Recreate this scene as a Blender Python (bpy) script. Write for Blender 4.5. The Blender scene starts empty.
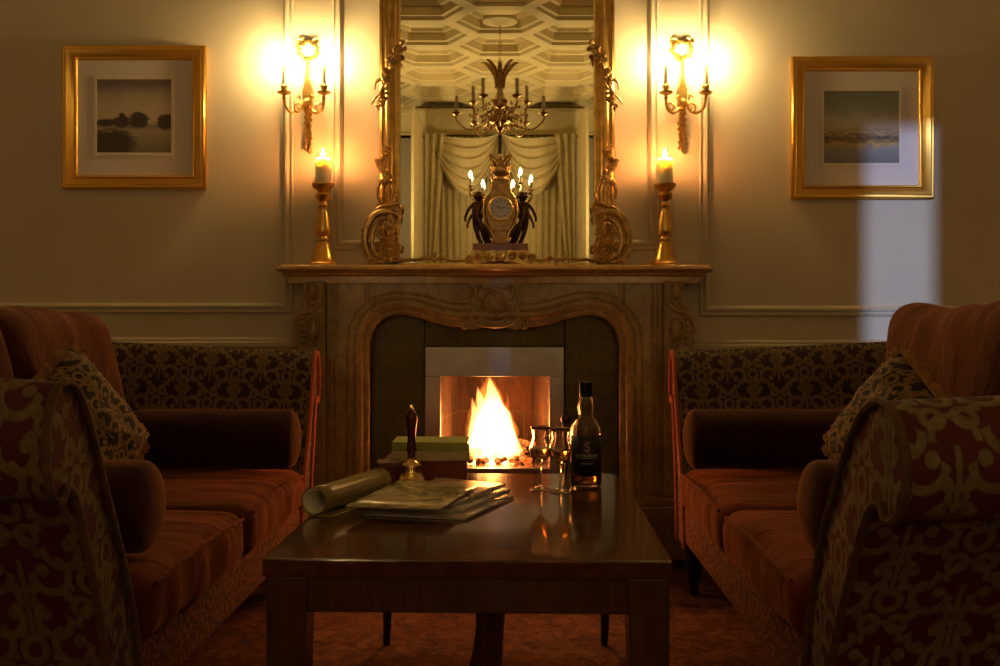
import bpy, bmesh, math, random
from mathutils import Vector, Matrix, noise
random.seed(7)
PI = math.pi
S = bpy.context.scene
COL = S.collection
# ---------------------------------------------------------------- camera, world, sun, exposure
F = 1000.0; HX, HY = 500.0, 316.0; EYE = 1.0
cam = bpy.data.cameras.new('camera'); camo = bpy.data.objects.new('camera', cam); COL.objects.link(camo)
camo.location = (0, 0, EYE); camo.rotation_euler = (PI/2, 0, 0)
cam.sensor_width = 36; cam.lens = 36*F/1000; cam.shift_y = -(333-HY)/1000; cam.clip_start = .05
S.camera = camo
w = bpy.data.worlds.new('world'); S.world = w; w.use_nodes = True
w.node_tree.nodes['Background'].inputs[0].default_value = (.25, .4, .8, 1)
w.node_tree.nodes['Background'].inputs[1].default_value = .25
sun = bpy.data.lights.new('daylight', 'SUN'); sun.energy = 1.9; sun.color = (.50, .64, 1.0); sun.angle = math.radians(.8)
suno = bpy.data.objects.new('daylight', sun); COL.objects.link(suno)
suno.rotation_euler = Vector((0.0, 1, -.105)).to_track_quat('-Z', 'Y').to_euler()
S.view_settings.view_transform = 'Standard'; S.view_settings.look = 'None'
S.view_settings.exposure = 0.0; S.view_settings.gamma = 1
try: S.view_settings.use_curve_mapping = False
except Exception: pass
SCONCE_E, CANDLE_E, FIRE_W, FILL_W = 740, 1050, 8.5, 112

def P(x, y, Y): s = F/Y; return Vector(((x-HX)/s, Y, EYE-(y-HY)/s))
# ---------------------------------------------------------------- mesh helpers
ORG = {}
class MB:
    def __init__(s): s.v = []; s.f = []; s.uv = {}
    def add(s, vs, fs, uvs=None):
        o = len(s.v); s.v += [Vector(p) for p in vs]
        for i, f in enumerate(fs):
            if uvs: s.uv[len(s.f)] = [uvs[k] for k in f] if not isinstance(uvs[0], list) else uvs[i]
            s.f.append([k+o for k in f])
        return s
    def box(s, x0, x1, y0, y1, z0, z1, m=None):
        vs = [Vector((x, y, z)) for x in (x0, x1) for y in (y0, y1) for z in (z0, z1)]
        if m: vs = [m @ p for p in vs]
        return s.add(vs, [(0,1,3,2),(4,6,7,5),(0,4,5,1),(2,3,7,6),(0,2,6,4),(1,5,7,3)])
    def lathe(s, prof, c=(0,0,0), n=24, m=None, cap=True):
        vs = []; c = Vector(c)
        for r, z in prof:
            for i in range(n):
                a = 2*PI*i/n; p = Vector((r*math.cos(a), r*math.sin(a), z))
                vs.append((m @ p if m else p)+c)
        fs = [(j*n+i, j*n+(i+1)%n, (j+1)*n+(i+1)%n, (j+1)*n+i) for j in range(len(prof)-1) for i in range(n)]
        if cap: fs += [tuple(range(n)), tuple((len(prof)-1)*n+i for i in range(n))]
        return s.add(vs, fs)
    def tube(s, pts, r, n=8, cap=True):
        pts = [Vector(p) for p in pts]; L = len(pts)
        rs = r if isinstance(r, (list, tuple)) else [r]*L
        up = Vector((.13, .9, .21)); vs = []; prev = None
        for i, p in enumerate(pts):
            t = (pts[min(i+1, L-1)]-pts[max(i-1, 0)])
            t = t.normalized() if t.length > 1e-9 else Vector((0,0,1))
            a = prev - t*prev.dot(t) if prev else up - t*up.dot(t)
            if a.length < 1e-4: a = t.orthogonal()
            a.normalize(); prev = a; b = t.cross(a)
            for k in range(n):
                q = 2*PI*k/n; vs.append(p + (a*math.cos(q)+b*math.sin(q))*rs[i])
        fs = [(j*n+i, j*n+(i+1)%n, (j+1)*n+(i+1)%n, (j+1)*n+i) for j in range(L-1) for i in range(n)]
        if cap: fs += [tuple(range(n)), tuple((L-1)*n+i for i in range(n))]
        return s.add(vs, fs)
    def ball(s, c, r, n=10, m=None):
        r = r if isinstance(r, (tuple, list)) else (r, r, r); c = Vector(c); vs = []; fs = []
        h = n//2+1
        for j in range(h+1):
            t = PI*j/h
            for i in range(n):
                a = 2*PI*i/n
                p = Vector((r[0]*math.sin(t)*math.cos(a), r[1]*math.sin(t)*math.sin(a), r[2]*math.cos(t)))
                vs.append((m @ p if m else p)+c)
        for j in range(h):
            for i in range(n): fs.append((j*n+i, (j+1)*n+i, (j+1)*n+(i+1)%n, j*n+(i+1)%n))
        return s.add(vs, fs)
    def prism(s, poly, y0, y1):            # polygon in XZ extruded in Y
        n = len(poly); vs = [(x, y0, z) for x, z in poly]+[(x, y1, z) for x, z in poly]
        return s.add(vs, [tuple(range(n)), tuple(range(n, 2*n))]+[(i, (i+1)%n, n+(i+1)%n, n+i) for i in range(n)])
    def sweep(s, path, prof, Y0, closed=False):   # XZ path, profile (offset, projection) with Y0 wall plane
        n = len(path); vs = []; m = len(prof)
        pp = [Vector((p[0], p[1])) for p in path]
        for i, p in enumerate(pp):
            a = pp[i-1] if (closed or i > 0) else None; b = pp[(i+1)%n] if (closed or i < n-1) else None
            d1 = (p-a).normalized() if a is not None else None; d2 = (b-p).normalized() if b is not None else None
            if d1 is None: d1 = d2
            if d2 is None: d2 = d1
            n1 = Vector((-d1.y, d1.x)); n2 = Vector((-d2.y, d2.x)); nn = (n1+n2)
            nn = nn.normalized() if nn.length > 1e-6 else n1
            k = 1/max(.4, nn.dot(n1))
            for o, pr in prof: q = p+nn*o*k; vs.append((q.x, Y0-pr, q.y))
        fs = []
        for i in range(n if closed else n-1):
            j = (i+1)%n
            for k in range(m-1): fs.append((i*m+k, i*m+k+1, j*m+k+1, j*m+k))
        if not closed: fs += [tuple(range(m)), tuple((n-1)*m+k for k in range(m))]
        return s.add(vs, fs)
    def grid(s, fn, nu, nv, uvf=None):
        vs = [fn(i/nu, j/nv) for j in range(nv+1) for i in range(nu+1)]; W = nu+1
        uv = [uvf(i/nu, j/nv) for j in range(nv+1) for i in range(nu+1)] if uvf else None
        return s.add(vs, [(j*W+i, j*W+i+1, (j+1)*W+i+1, (j+1)*W+i) for j in range(nv) for i in range(nu)], uv)
    def build(s, name, mat, parent=None, smooth=True, bevel=0, sub=0, solid=0, ang=40, seg=2):
        me = bpy.data.meshes.new(name)
        if parent is not None: org = ORG[parent.name]
        else:
            xs = [p.x for p in s.v]; ys = [p.y for p in s.v]; zs = [p.z for p in s.v]
            org = Vector(((min(xs)+max(xs))/2, (min(ys)+max(ys))/2, min(zs)))
        me.from_pydata([p-org for p in s.v], [], s.f)
        if s.uv:
            ul = me.uv_layers.new(name='UVMap')
            for fi, uvs in s.uv.items():
                pl = me.polygons[fi]
                for k, li in enumerate(pl.loop_indices): ul.data[li].uv = uvs[k]
        bm = bmesh.new(); bm.from_mesh(me); bmesh.ops.recalc_face_normals(bm, faces=bm.faces); bm.to_mesh(me); bm.free()
        if smooth:
            me.polygons.foreach_set('use_smooth', [True]*len(me.polygons)); me.set_sharp_from_angle(angle=math.radians(ang))
        o = bpy.data.objects.new(name, me); COL.objects.link(o)
        me.materials.append(mat)
        if parent is not None: o.parent = parent
        else: o.location = org
        ORG[o.name] = org
        if bevel:
            b = o.modifiers.new('bevel', 'BEVEL'); b.width = bevel; b.segments = seg; b.limit_method = 'ANGLE'
        if solid:
            b = o.modifiers.new('solid', 'SOLIDIFY'); b.thickness = solid; b.offset = 0
        if sub:
            b = o.modifiers.new('sub', 'SUBSURF'); b.levels = sub; b.render_levels = sub
        return o
def tag(o, label=None, cat=None, group=None, kind=None):
    if label: o['label'] = label
    if cat: o['category'] = cat
    if group: o['group'] = group
    if kind: o['kind'] = kind
    return o
def thing(name, loc, label, cat, group=None):
    o = bpy.data.objects.new(name, None); o.empty_display_size = .05; COL.objects.link(o); o.location = loc
    ORG[o.name] = Vector(loc); return tag(o, label, cat, group)
def struct(o): o['kind'] = 'structure'; return o
def copy_tree(o, parent=None):
    c = o.copy(); COL.objects.link(c); c.parent = parent; ORG[c.name] = ORG.get(o.name, Vector())
    for ch in list(o.children): copy_tree(ch, c)
    return c
def smooth_path(pts, k=6, closed=False):
    pts = [Vector(p) for p in pts]; out = []; n = len(pts)
    for i in range(n if closed else n-1):
        g = (lambda j: pts[j % n]) if closed else (lambda j: pts[max(0, min(n-1, j))])
        p0, p1, p2, p3 = g(i-1), g(i), g(i+1), g(i+2)
        for t in range(k):
            t /= k; out.append(.5*((2*p1)+(p2-p0)*t+(2*p0-5*p1+4*p2-p3)*t*t+(3*p1-p0-3*p2+p3)*t**3))
    if not closed: out.append(pts[-1])
    return out
def spiral(cx, cz, r0, r1, a0, turns, Y, n=28):
    out = []
    for i in range(n+1):
        t = i/n; a = math.radians(a0)+turns*2*PI*t; r = r0+(r1-r0)*t
        out.append(Vector((cx+r*math.cos(a), Y, cz+r*math.sin(a))))
    return out
def taper(n, r0, r1, rm=None):
    if rm is None: return [r0+(r1-r0)*i/(n-1) for i in range(n)]
    return [(r0+(rm-r0)*2*t if t < .5 else rm+(r1-rm)*(2*t-1)) for t in [i/(n-1) for i in range(n)]]
def rbox(hx, hy, hz, r, crown=0, n=10, m=None, wr=0, seed=0, wscale=6, uvf=None):
    vs = []; fs = []; uvs = []; idx = {}
    def vert(p):
        k = tuple(round(c, 5) for c in p)
        if k in idx: return idx[k]
        h = Vector((hx, hy, hz)); q = Vector([p[i]*h[i] for i in range(3)])
        rr = min(r, hx, hy, hz)*.999
        c = Vector([max(-(h[i]-rr), min(h[i]-rr, q[i])) for i in range(3)])
        d = q-c
        if d.length > 1e-9: q = c+d.normalized()*rr
        if crown: q.z += math.copysign(crown*(1-p[0]**2)*(1-p[1]**2), q.z) if abs(p[2]) > .01 else 0
        l = q.copy()
        if wr:
            nz = noise.noise(Vector((l.x*wscale*.45, l.y*wscale, l.z*wscale*.6))+Vector((seed*7.1, 0, 0)))
            q += (q.normalized())*nz*wr
        idx[k] = len(vs); vs.append(m @ q if m else q); uvs.append((l.x, l.y+l.z) if not uvf else uvf(l)); return idx[k]
    for ax in range(3):
        for sg in (-1, 1):
            for i in range(n):
                for j in range(n):
                    qd = []
                    for a, b in ((i, j), (i+1, j), (i+1, j+1), (i, j+1)):
                        p = [0, 0, 0]; p[ax] = sg; p[(ax+1)%3] = -1+2*a/n; p[(ax+2)%3] = -1+2*b/n
                        qd.append(vert(p))
                    fs.append(tuple(qd))
    return vs, fs, uvs
def pillow(w, h, t, m, n=16, wr=.006, seed=0):
    vs = []; uvs = []; fs = []
    for sg in (1, -1):
        o = len(vs)
        for j in range(n+1):
            for i in range(n+1):
                u = -1+2*i/n; v = -1+2*j/n
                th = ((1-u**4)*(1-v**4))**.45*t if abs(u) < 1 and abs(v) < 1 else 0
                px = u*(1-.06*(1-abs(v))*1.0*(abs(u)))*w; pz = v*(1-.06*(1-abs(u))*(abs(v)))*h
                th += noise.noise(Vector((u*2.5+seed, v*2.5, sg)))*wr*3*(th/t)
                vs.append(m @ Vector((px, sg*th, pz))); uvs.append((px, pz))
        for j in range(n):
            for i in range(n): fs.append((o+j*(n+1)+i, o+j*(n+1)+i+1, o+(j+1)*(n+1)+i+1, o+(j+1)*(n+1)+i))
    return vs, fs, uvs
# ---------------------------------------------------------------- material helpers
class NT:
    def __init__(s, name):
        s.mat = bpy.data.materials.new(name); s.mat.use_nodes = True; s.t = s.mat.node_tree; s.n = s.t.nodes
        s.b = s.n['Principled BSDF']; s.out = s.n['Material Output']
    def new(s, t, **k):
        x = s.n.new(t)
        for a, b in k.items(): setattr(x, a, b)
        return x
    def link(s, a, b): s.t.links.new(a, b)
    def put(s, sock, v):
        if hasattr(v, 'default_value') and hasattr(v, 'is_linked') or hasattr(v, 'links'): s.link(v, sock)
        else: sock.default_value = v
    def m(s, op, a, b=0.0, c=None):
        x = s.new('ShaderNodeMath', operation=op); s.put(x.inputs[0], a); s.put(x.inputs[1], b)
        if c is not None: s.put(x.inputs[2], c)
        return x.outputs[0]
    def co(s, kind='Object', scale=(1,1,1), loc=(0,0,0)):
        c = s.new('ShaderNodeTexCoord'); mp = s.new('ShaderNodeMapping'); s.link(c.outputs[kind], mp.inputs[0])
        mp.inputs['Scale'].default_value = scale; mp.inputs['Location'].default_value = loc; return mp.outputs[0]
    def noise(s, co, scale=5, detail=4, rough=.5, dist=0):
        x = s.new('ShaderNodeTexNoise'); s.link(co, x.inputs['Vector']); x.inputs['Scale'].default_value = scale
        x.inputs['Detail'].default_value = detail; x.inputs['Roughness'].default_value = rough; x.inputs['Distortion'].default_value = dist
        return x.outputs['Fac']
    def ramp(s, fac, stops):
        x = s.new('ShaderNodeValToRGB'); s.link(fac, x.inputs[0]); e = x.color_ramp.elements
        while len(e) < len(stops): e.new(.5)
        for i, (p, c) in enumerate(stops): e[i].position = p; e[i].color = (*c, 1)
        return x.outputs[0]
    def mix(s, fac, a, b):
        x = s.new('ShaderNodeMix', data_type='RGBA'); s.put(x.inputs[0], fac)
        s.put(x.inputs[6], (*a, 1) if isinstance(a, tuple) else a); s.put(x.inputs[7], (*b, 1) if isinstance(b, tuple) else b)
        return x.outputs[2]
    def bump(s, h, strength=.3, dist=.01):
        x = s.new('ShaderNodeBump'); s.link(h, x.inputs['Height']); x.inputs['Strength'].default_value = strength
        x.inputs['Distance'].default_value = dist; s.link(x.outputs[0], s.b.inputs['Normal'])
    def set(s, **k):
        for a, v in k.items():
            i = s.b.inputs[a.replace('_', ' ')]
            s.put(i, (*v, 1) if isinstance(v, tuple) and len(v) == 3 else v)
        return s
def simple(name, col, rough=.5, metal=0, nscale=0, namp=.25, bump=0, sheen=0, spec=None):
    t = NT(name); t.set(Base_Color=col, Roughness=rough, Metallic=float(metal))
    if spec is not None: t.b.inputs['Specular IOR Level'].default_value = spec
    if nscale:
        f = t.noise(t.co(), nscale, 5); d = tuple(c*(1-namp) for c in col); l = tuple(min(1, c*(1+namp)) for c in col)
        t.set(Base_Color=t.ramp(f, [(.3, d), (.7, l)]))
        if bump: t.bump(f, bump, .004)
    if sheen:
        t.b.inputs['Sheen Weight'].default_value = sheen; t.b.inputs['Sheen Roughness'].default_value = .35
        t.b.inputs['Sheen Tint'].default_value = (1, .45, .2, 1)
    return t.mat
def emit(name, col, st):
    t = NT(name); t.set(Base_Color=(0.,0.,0.), Roughness=1.0); t.b.inputs['Emission Color'].default_value = (*col, 1); t.b.inputs['Emission Strength'].default_value = st
    return t.mat
def glass(name, col=(1,1,1), rough=0.0, ior=1.45):
    t = NT(name); t.set(Base_Color=col, Roughness=rough, IOR=ior); t.b.inputs['Transmission Weight'].default_value = 1; return t.mat
def damask(name, ground, motif, tile=.21, ratio=1.15, rough=.8, off=0.0, sheen=0.0):
    t = NT(name); uv = t.new('ShaderNodeUVMap'); sp = t.new('ShaderNodeSeparateXYZ'); t.link(uv.outputs[0], sp.inputs[0])
    U = t.m('MULTIPLY', sp.outputs[0], 2/tile); V = t.m('MULTIPLY', sp.outputs[1], 2/(tile*ratio))
    masks = []
    for sh in (0.0, 1.0):
        u = t.m('ABSOLUTE', t.m('WRAP', t.m('ADD', U, sh+off), 1.0, -1.0)); v = t.m('WRAP', t.m('ADD', V, sh), 1.0, -1.0)
        u2 = u
        def ring(cx, cy, r, wd, cut=None):
            dx = t.m('SUBTRACT', u2, cx); dy = t.m('SUBTRACT', v, cy)
            d = t.m('SQRT', t.m('ADD', t.m('MULTIPLY', dx, dx), t.m('MULTIPLY', dy, dy)))
            g = t.m('SUBTRACT', wd, t.m('ABSOLUTE', t.m('SUBTRACT', d, r)))
            if cut:
                c = t.m('ADD', t.m('ADD', t.m('MULTIPLY', dx, cut[0]), t.m('MULTIPLY', dy, cut[1])), cut[2]); g = t.m('MINIMUM', g, c)
            masks.append(g)
        ring(.36, .30, .25, .075, (-.4, .9, .14)); ring(.24, .24, .0, .10); ring(.80, .12, .12, .07)
        ring(.42, -.34, .26, .075, (.5, .85, .16)); ring(.32, -.40, .0, .11); ring(.16, .14, .0, .09)
        ring(0, .74, .16, .07); ring(0, 0, .11, .06); ring(.0, -.62, .28, .065, (0, -1, .06)); ring(.14, .50, .0, .10); ring(.62, -.02, .0, .09); ring(.70, -.16, .0, .07)
        masks.append(t.m('MINIMUM', t.m('SUBTRACT', .055, u), t.m('SUBTRACT', .55, t.m('ABSOLUTE', v))))
        ring(.14, -.14, .0, .10)
    acc = masks[0]
    for q in masks[1:]: acc = t.m('MAXIMUM', acc, q)
    fz = t.noise(t.co(), 160, 2); acc = t.m('ADD', acc, t.m('MULTIPLY', t.m('SUBTRACT', fz, .5), .03))
    mr = t.new('ShaderNodeMapRange'); t.link(acc, mr.inputs[0]); mr.inputs[1].default_value = .006; mr.inputs[2].default_value = .026
    f = mr.outputs[0]
    wv = t.noise(t.co(), 60, 3)
    gm = t.ramp(wv, [(.3, tuple(c*.7 for c in motif)), (.7, tuple(c*1.25 for c in motif))])
    t.set(Base_Color=t.mix(f, ground, gm), Roughness=rough)
    t.b.inputs['Sheen Weight'].default_value = sheen
    t.bump(f, .5, .004); return t.mat
def velvet(name, col, sheen=.7, bs=25, folds=.6):
    t = NT(name); f = t.noise(t.co('Object', (1, .5, 1)), bs, 5, .6, .6); f2 = t.noise(t.co(), 3.5, 3)
    c1 = t.ramp(f2, [(.35, tuple(c*.62 for c in col)), (.65, tuple(c*1.3 for c in col))])
    t.set(Base_Color=c1, Roughness=.85); t.b.inputs['Sheen Weight'].default_value = sheen; t.b.inputs['Sheen Roughness'].default_value = .4
    t.b.inputs['Sheen Tint'].default_value = (1, .4, .15, 1); t.b.inputs['Specular IOR Level'].default_value = .15
    g = t.noise(t.co('Object', (1.6, 6, 2.5)), 1.7, 3, .5, .8); t.bump(t.m('ADD', t.m('MULTIPLY', f, .12), t.m('MULTIPLY', g, folds)), .8, .03); return t.mat
# --- materials
m_wall = simple('painted_wall', (.58, .50, .385), .55, 0, 3, .05)
m_trim = simple('painted_trim', (.58, .50, .385), .42, 0, 3, .05)
m_ceil = simple('painted_ceiling', (.66, .56, .33), .6, 0, 3, .06)
def wood(name, a, b, rough=.25, sc=(1, 9, 1), coat=0, k=3):
    t = NT(name); f = t.noise(t.co('Object', sc), k, 6, .6, 1.2); g = t.noise(t.co('Object', tuple(q*5 for q in sc)), k, 4)
    t.set(Base_Color=t.mix(t.m('MULTIPLY', g, .5), t.ramp(f, [(.3, a), (.7, b)]), tuple(c*.5 for c in a)), Roughness=rough)
    t.b.inputs['Coat Weight'].default_value = coat; t.b.inputs['Coat Roughness'].default_value = .05
    t.bump(g, .06, .002); return t.mat
m_table = wood('polished_table_wood', (.060, .019, .007), (.14, .048, .016), .15, (7, 1, 7), .5)
m_tleg = wood('table_leg_wood', (.05, .02, .008), (.11, .045, .017), .35, (8, 8, 1), .3)
m_redwood = wood('red_mahogany', (.10, .025, .012), (.22, .06, .03), .35, (8, 8, 1), .3)
m_dark = simple('black_wood', (.008, .005, .004), .35)
def marble(name, a, b, vein, sc=3.2, rough=.3):
    t = NT(name); c = t.co(); f = t.noise(c, sc, 8, .65, 1.6); v = t.noise(c, sc*1.7, 5, .6, 2.5)
    vr = t.m('SUBTRACT', 1.0, t.m('MULTIPLY', t.m('ABSOLUTE', t.m('SUBTRACT', v, .5)), 22.0)); vr = t.m('MAXIMUM', vr, 0.0)
    t.set(Base_Color=t.mix(t.m('MULTIPLY', vr, .45), t.ramp(f, [(.3, a), (.68, b)]), vein), Roughness=rough); return t.mat
m_marble = marble('ochre_marble', (.24, .15, .055), (.50, .34, .15), (.12, .05, .02))
m_shelf = marble('ochre_marble_shelf', (.47, .27, .095), (.66, .40, .15), (.30, .12, .04), 4, .22)
m_slip = marble('dark_olive_marble', (.09, .075, .03), (.17, .135, .06), (.20, .17, .09), 2.2, .16)
m_hearth = marble('hearth_stone', (.07, .035, .018), (.15, .08, .04), (.05, .02, .01), 4, .35)
m_steel = simple('brushed_steel', (.50, .46, .50), .26, 1, 14, .1)
def brick():
    t = NT('fire_brick'); b = t.new('ShaderNodeTexBrick'); c = t.co('Object', (1,1,1)); 
    cx = t.new('ShaderNodeSeparateXYZ'); t.link(c, cx.inputs[0]); cm = t.new('ShaderNodeCombineXYZ')
    t.link(t.m('ADD', cx.outputs[0], cx.outputs[1]), cm.inputs[0]); t.link(cx.outputs[2], cm.inputs[1]); t.link(cm.outputs[0], b.inputs['Vector'])
    b.inputs['Scale'].default_value = 1; b.inputs['Brick Width'].default_value = .22; b.inputs['Row Height'].default_value = .19; b.inputs['Mortar Size'].default_value = .004
    n = t.noise(t.co('Object', (1.6, 1.6, .45)), 7, 6, .7, .5); soot = t.ramp(n, [(.38, (.012, .006, .005)), (.7, (.085, .032, .016))])
    t.set(Base_Color=t.mix(b.outputs['Fac'], soot, (.05, .03, .02)), Roughness=.95); t.bump(n, .4, .01); return t.mat
m_brick = brick()
m_gold = simple('antique_gilt', (.66, .42, .13), .36, 1, 30, .22, .25)
m_goldd = simple('aged_gilt_carving', (.55, .35, .14), .42, 1, 40, .45, .4)
m_gpic = simple('gilt_picture_frame', (.85, .50, .11), .33, 1, 8, .08)
m_brass = simple('polished_brass', (.85, .62, .25), .18, 1)
m_bronze = simple('dark_bronze', (.11, .065, .04), .3, 1, 20, .3)
m_wax = NT('ivory_wax'); m_wax.set(Base_Color=(.92, .82, .62), Roughness=.5); m_wax.b.inputs['Subsurface Weight'].default_value = 1; m_wax.b.inputs['Subsurface Scale'].default_value = 1; m_wax.b.inputs['Subsurface Radius'].default_value = (.04, .032, .024); m_wax = m_wax.mat
m_sleeve = simple('ivory_candle_sleeve', (.6, .54, .40), .5)
m_bulb = emit('lit_bulb', (1, .70, .27), SCONCE_E)
m_bulb2 = emit('lit_small_bulb', (1, .72, .30), 22)
m_cflame = emit('candle_flame', (1, .39, .10), CANDLE_E)
m_wick = simple('wick', (.02, .01, .01), .9)
m_mirror = NT('mirror_glass').set(Base_Color=(.86, .84, .74), Metallic=1.0, Roughness=0.0).mat
m_clear = glass('clear_glass', (.98, .97, .94))
m_bglass = glass('bottle_glass', (.93, .90, .80), 0, 1.46)
m_whisky = glass('whisky', (.85, .45, .09), 0, 1.34)
m_pane = NT('picture_pane'); m_pane.n.remove(m_pane.b)
_tr = m_pane.new('ShaderNodeBsdfTransparent'); _gl = m_pane.new('ShaderNodeBsdfGlossy'); _gl.inputs['Roughness'].default_value = .02; _mx = m_pane.new('ShaderNodeMixShader'); _mx.inputs[0].default_value = .05
m_pane.link(_tr.outputs[0], _mx.inputs[1]); m_pane.link(_gl.outputs[0], _mx.inputs[2]); m_pane.link(_mx.outputs[0], m_pane.out.inputs[0]); m_pane = m_pane.mat
m_mat = simple('mount_board', (.78, .70, .70), .8)
m_curt = simple('gold_curtain_cloth', (.66, .56, .33), .7, 0, 12, .08, 0, .1)
m_dam = damask('damask_red_gold', (.028, .004, .003), (.145, .092, .034), .19, 1.15)
m_damL = damask('damask_plum_gold', (.065, .003, .016), (.125, .092, .040), .25, 1.2)
m_damR = damask('damask_red_silver_gold', (.075, .005, .004), (.160, .120, .065), .25, 1.2, off=.4)
m_damC = damask('cushion_black_gold_damask', (.012, .006, .004), (.20, .12, .04), .13, 1.1)
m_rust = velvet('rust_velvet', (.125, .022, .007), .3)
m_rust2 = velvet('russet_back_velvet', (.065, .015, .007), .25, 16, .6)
m_bol = velvet('oxblood_velvet', (.030, .006, .004), .35, 25, .1)
m_chen = NT('chenille_boucle'); _v = m_chen.new('ShaderNodeTexVoronoi'); _v.inputs['Scale'].default_value = 75; m_chen.link(m_chen.co(), _v.inputs['Vector'])
m_chen.set(Base_Color=m_chen.ramp(_v.outputs['Distance'], [(.15, (.30, .08, .028)), (.6, (.07, .014, .006))]), Roughness=.9); m_chen.bump(_v.outputs['Distance'], -.8, .01); m_chen = m_chen.mat
m_pipe = simple('red_piping', (.42, .08, .03), .7, sheen=.5)
m_darkpipe = simple('dark_braid', (.09, .045, .018), .85, 0, 60, .4)
m_fringe = simple('bronze_fringe', (.30, .15, .05), .8, 0, 40, .4)
def carpet():
    t = NT('patterned_carpet'); c = t.co('Object', (1, 1, 1)); n = t.noise(c, 22, 6, .7, 1.0); n2 = t.noise(c, 5, 3, .5, .8); n3 = t.noise(c, 140, 2)
    col = t.mix(t.ramp(n2, [(.42, (0,0,0)), (.58, (1,1,1))]), t.ramp(n, [(.4, (.07, .009, .005)), (.62, (.22, .06, .02))]), t.ramp(n, [(.42, (.12, .018, .008)), (.6, (.27, .10, .035))]))
    t.set(Base_Color=col, Roughness=.95); t.bump(n3, .6, .006); return t.mat
m_carpet = carpet()

# ---------------------------------------------------------------- room shell
YW = 4.20; XR = 3.0; YB = -2.5; BX = 1.38; BY = -5.45; CH = 3.80
struct(MB().box(-XR-.1, XR+.1, BY-.1, YW+.5, -.1, 0).build('floor', m_carpet, smooth=False))
fx0, fx1, fz0, fz1 = -.262, .222, .25, .86          # firebox hole
wf = MB().box(-XR, fx0, YW, YW+.12, 0, CH).box(fx1, XR, YW, YW+.12, 0, CH).box(fx0, fx1, YW, YW+.12, fz1, CH).box(fx0, fx1, YW, YW+.12, 0, fz0)
struct(wf.build('wall_front', m_wall, smooth=False))
struct(MB().box(-XR-.1, -XR, YB-.1, YW+.12, 0, CH).build('wall_left', m_wall, smooth=False))
struct(MB().box(XR, XR+.1, YB-.1, YW+.12, 0, CH).build('wall_right', m_wall, smooth=False))
# rear wall either side of the bay, with a tall window on the right that lets the daylight in
ox0, ox1, oz0, oz1 = 1.535, 1.82, 1.55, 2.5
wb = MB().box(-XR, -BX-.1, YB-.1, YB, 0, CH).box(BX+.1, ox0, YB-.1, YB, 0, CH).box(ox1, XR, YB-.1, YB, 0, CH).box(ox0, ox1, YB-.1, YB, 0, oz0).box(ox0, ox1, YB-.1, YB, oz1, CH)
struct(wb.build('wall_rear', m_wall, smooth=False))
struct(MB().box(-BX-.1, -BX, BY, YB, 0, CH).build('wall_bay_left', m_wall, smooth=False))
struct(MB().box(BX, BX+.1, BY, YB, 0, CH).build('wall_bay_right', m_wall, smooth=False))
struct(MB().box(-BX-.1, -.85, BY-.1, BY, 0, CH).box(.85, BX+.1, BY-.1, BY, 0, CH).box(-.85, .85, BY-.1, BY, 0, .7).box(-.85, .85, BY-.1, BY, 3.2, CH).build('wall_bay_back', m_wall, smooth=False))
wnd = struct(MB().sweep([(-.85, .7), (.85, .7), (.85, 3.2), (-.85, 3.2)], [(0, -.1), (0, 0), (.06, 0), (.06, -.1)], BY, True).box(-.02, .02, BY-.08, BY-.03, .7, 3.2).box(-.85, .85, BY-.08, BY-.03, 1.9, 1.95).build('window_1', m_trim, smooth=False))
MB().box(-.85, .85, BY-.06, BY-.05, .7, 3.2).build('pane', m_pane, wnd, smooth=False)
wnd = struct(MB().sweep([(ox0, oz0), (ox1, oz0), (ox1, oz1), (ox0, oz1)], [(0, .02), (0, 0), (-.06, 0), (-.06, .02)], YB, True).build('window_2', m_trim, smooth=False))
MB().box(ox0, ox1, YB-.06, YB-.055, oz0, oz1).build('pane', m_pane, wnd, smooth=False)
# coffered ceiling: honeycomb of stepped recesses round a rose
def ceiling():
    b = MB(); R = .50; rib = .93
    b.box(-XR-.1, XR+.1, BY-.1, YW+.12, CH+.16, CH+.2)
    def hexa(cx, cy, r, z, st=1.0): return [Vector((cx+r*math.cos(PI/3*k)*st, cy+r*math.sin(PI/3*k), z)) for k in range(6)]
    for i in range(-6, 7):
        for j in range(-10, 12):
            cx = i*R*1.5; cy = -1.2+(j+(i % 2)*.5)*R*math.sqrt(3)
            if abs(cx) > XR+.3 or cy < BY-.3 or cy > YW+.4: continue
            rings = [hexa(cx, cy, R*q, CH+z) for q, z in ((1.001, 0), (.86, 0), (.84, .03), (.76, .035), (.74, .11), (.66, .115), (.62, .15))]
            vs = sum(rings, []); fs = []
            for k in range(len(rings)-1):
                for a in range(6): fs.append((k*6+a, k*6+(a+1)%6, (k+1)*6+(a+1)%6, (k+1)*6+a))
            fs.append(tuple((len(rings)-1)*6+a for a in range(6))); b.add(vs, fs)
    return struct(b.build('ceiling', m_ceil, smooth=False))
ceiling()
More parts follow.
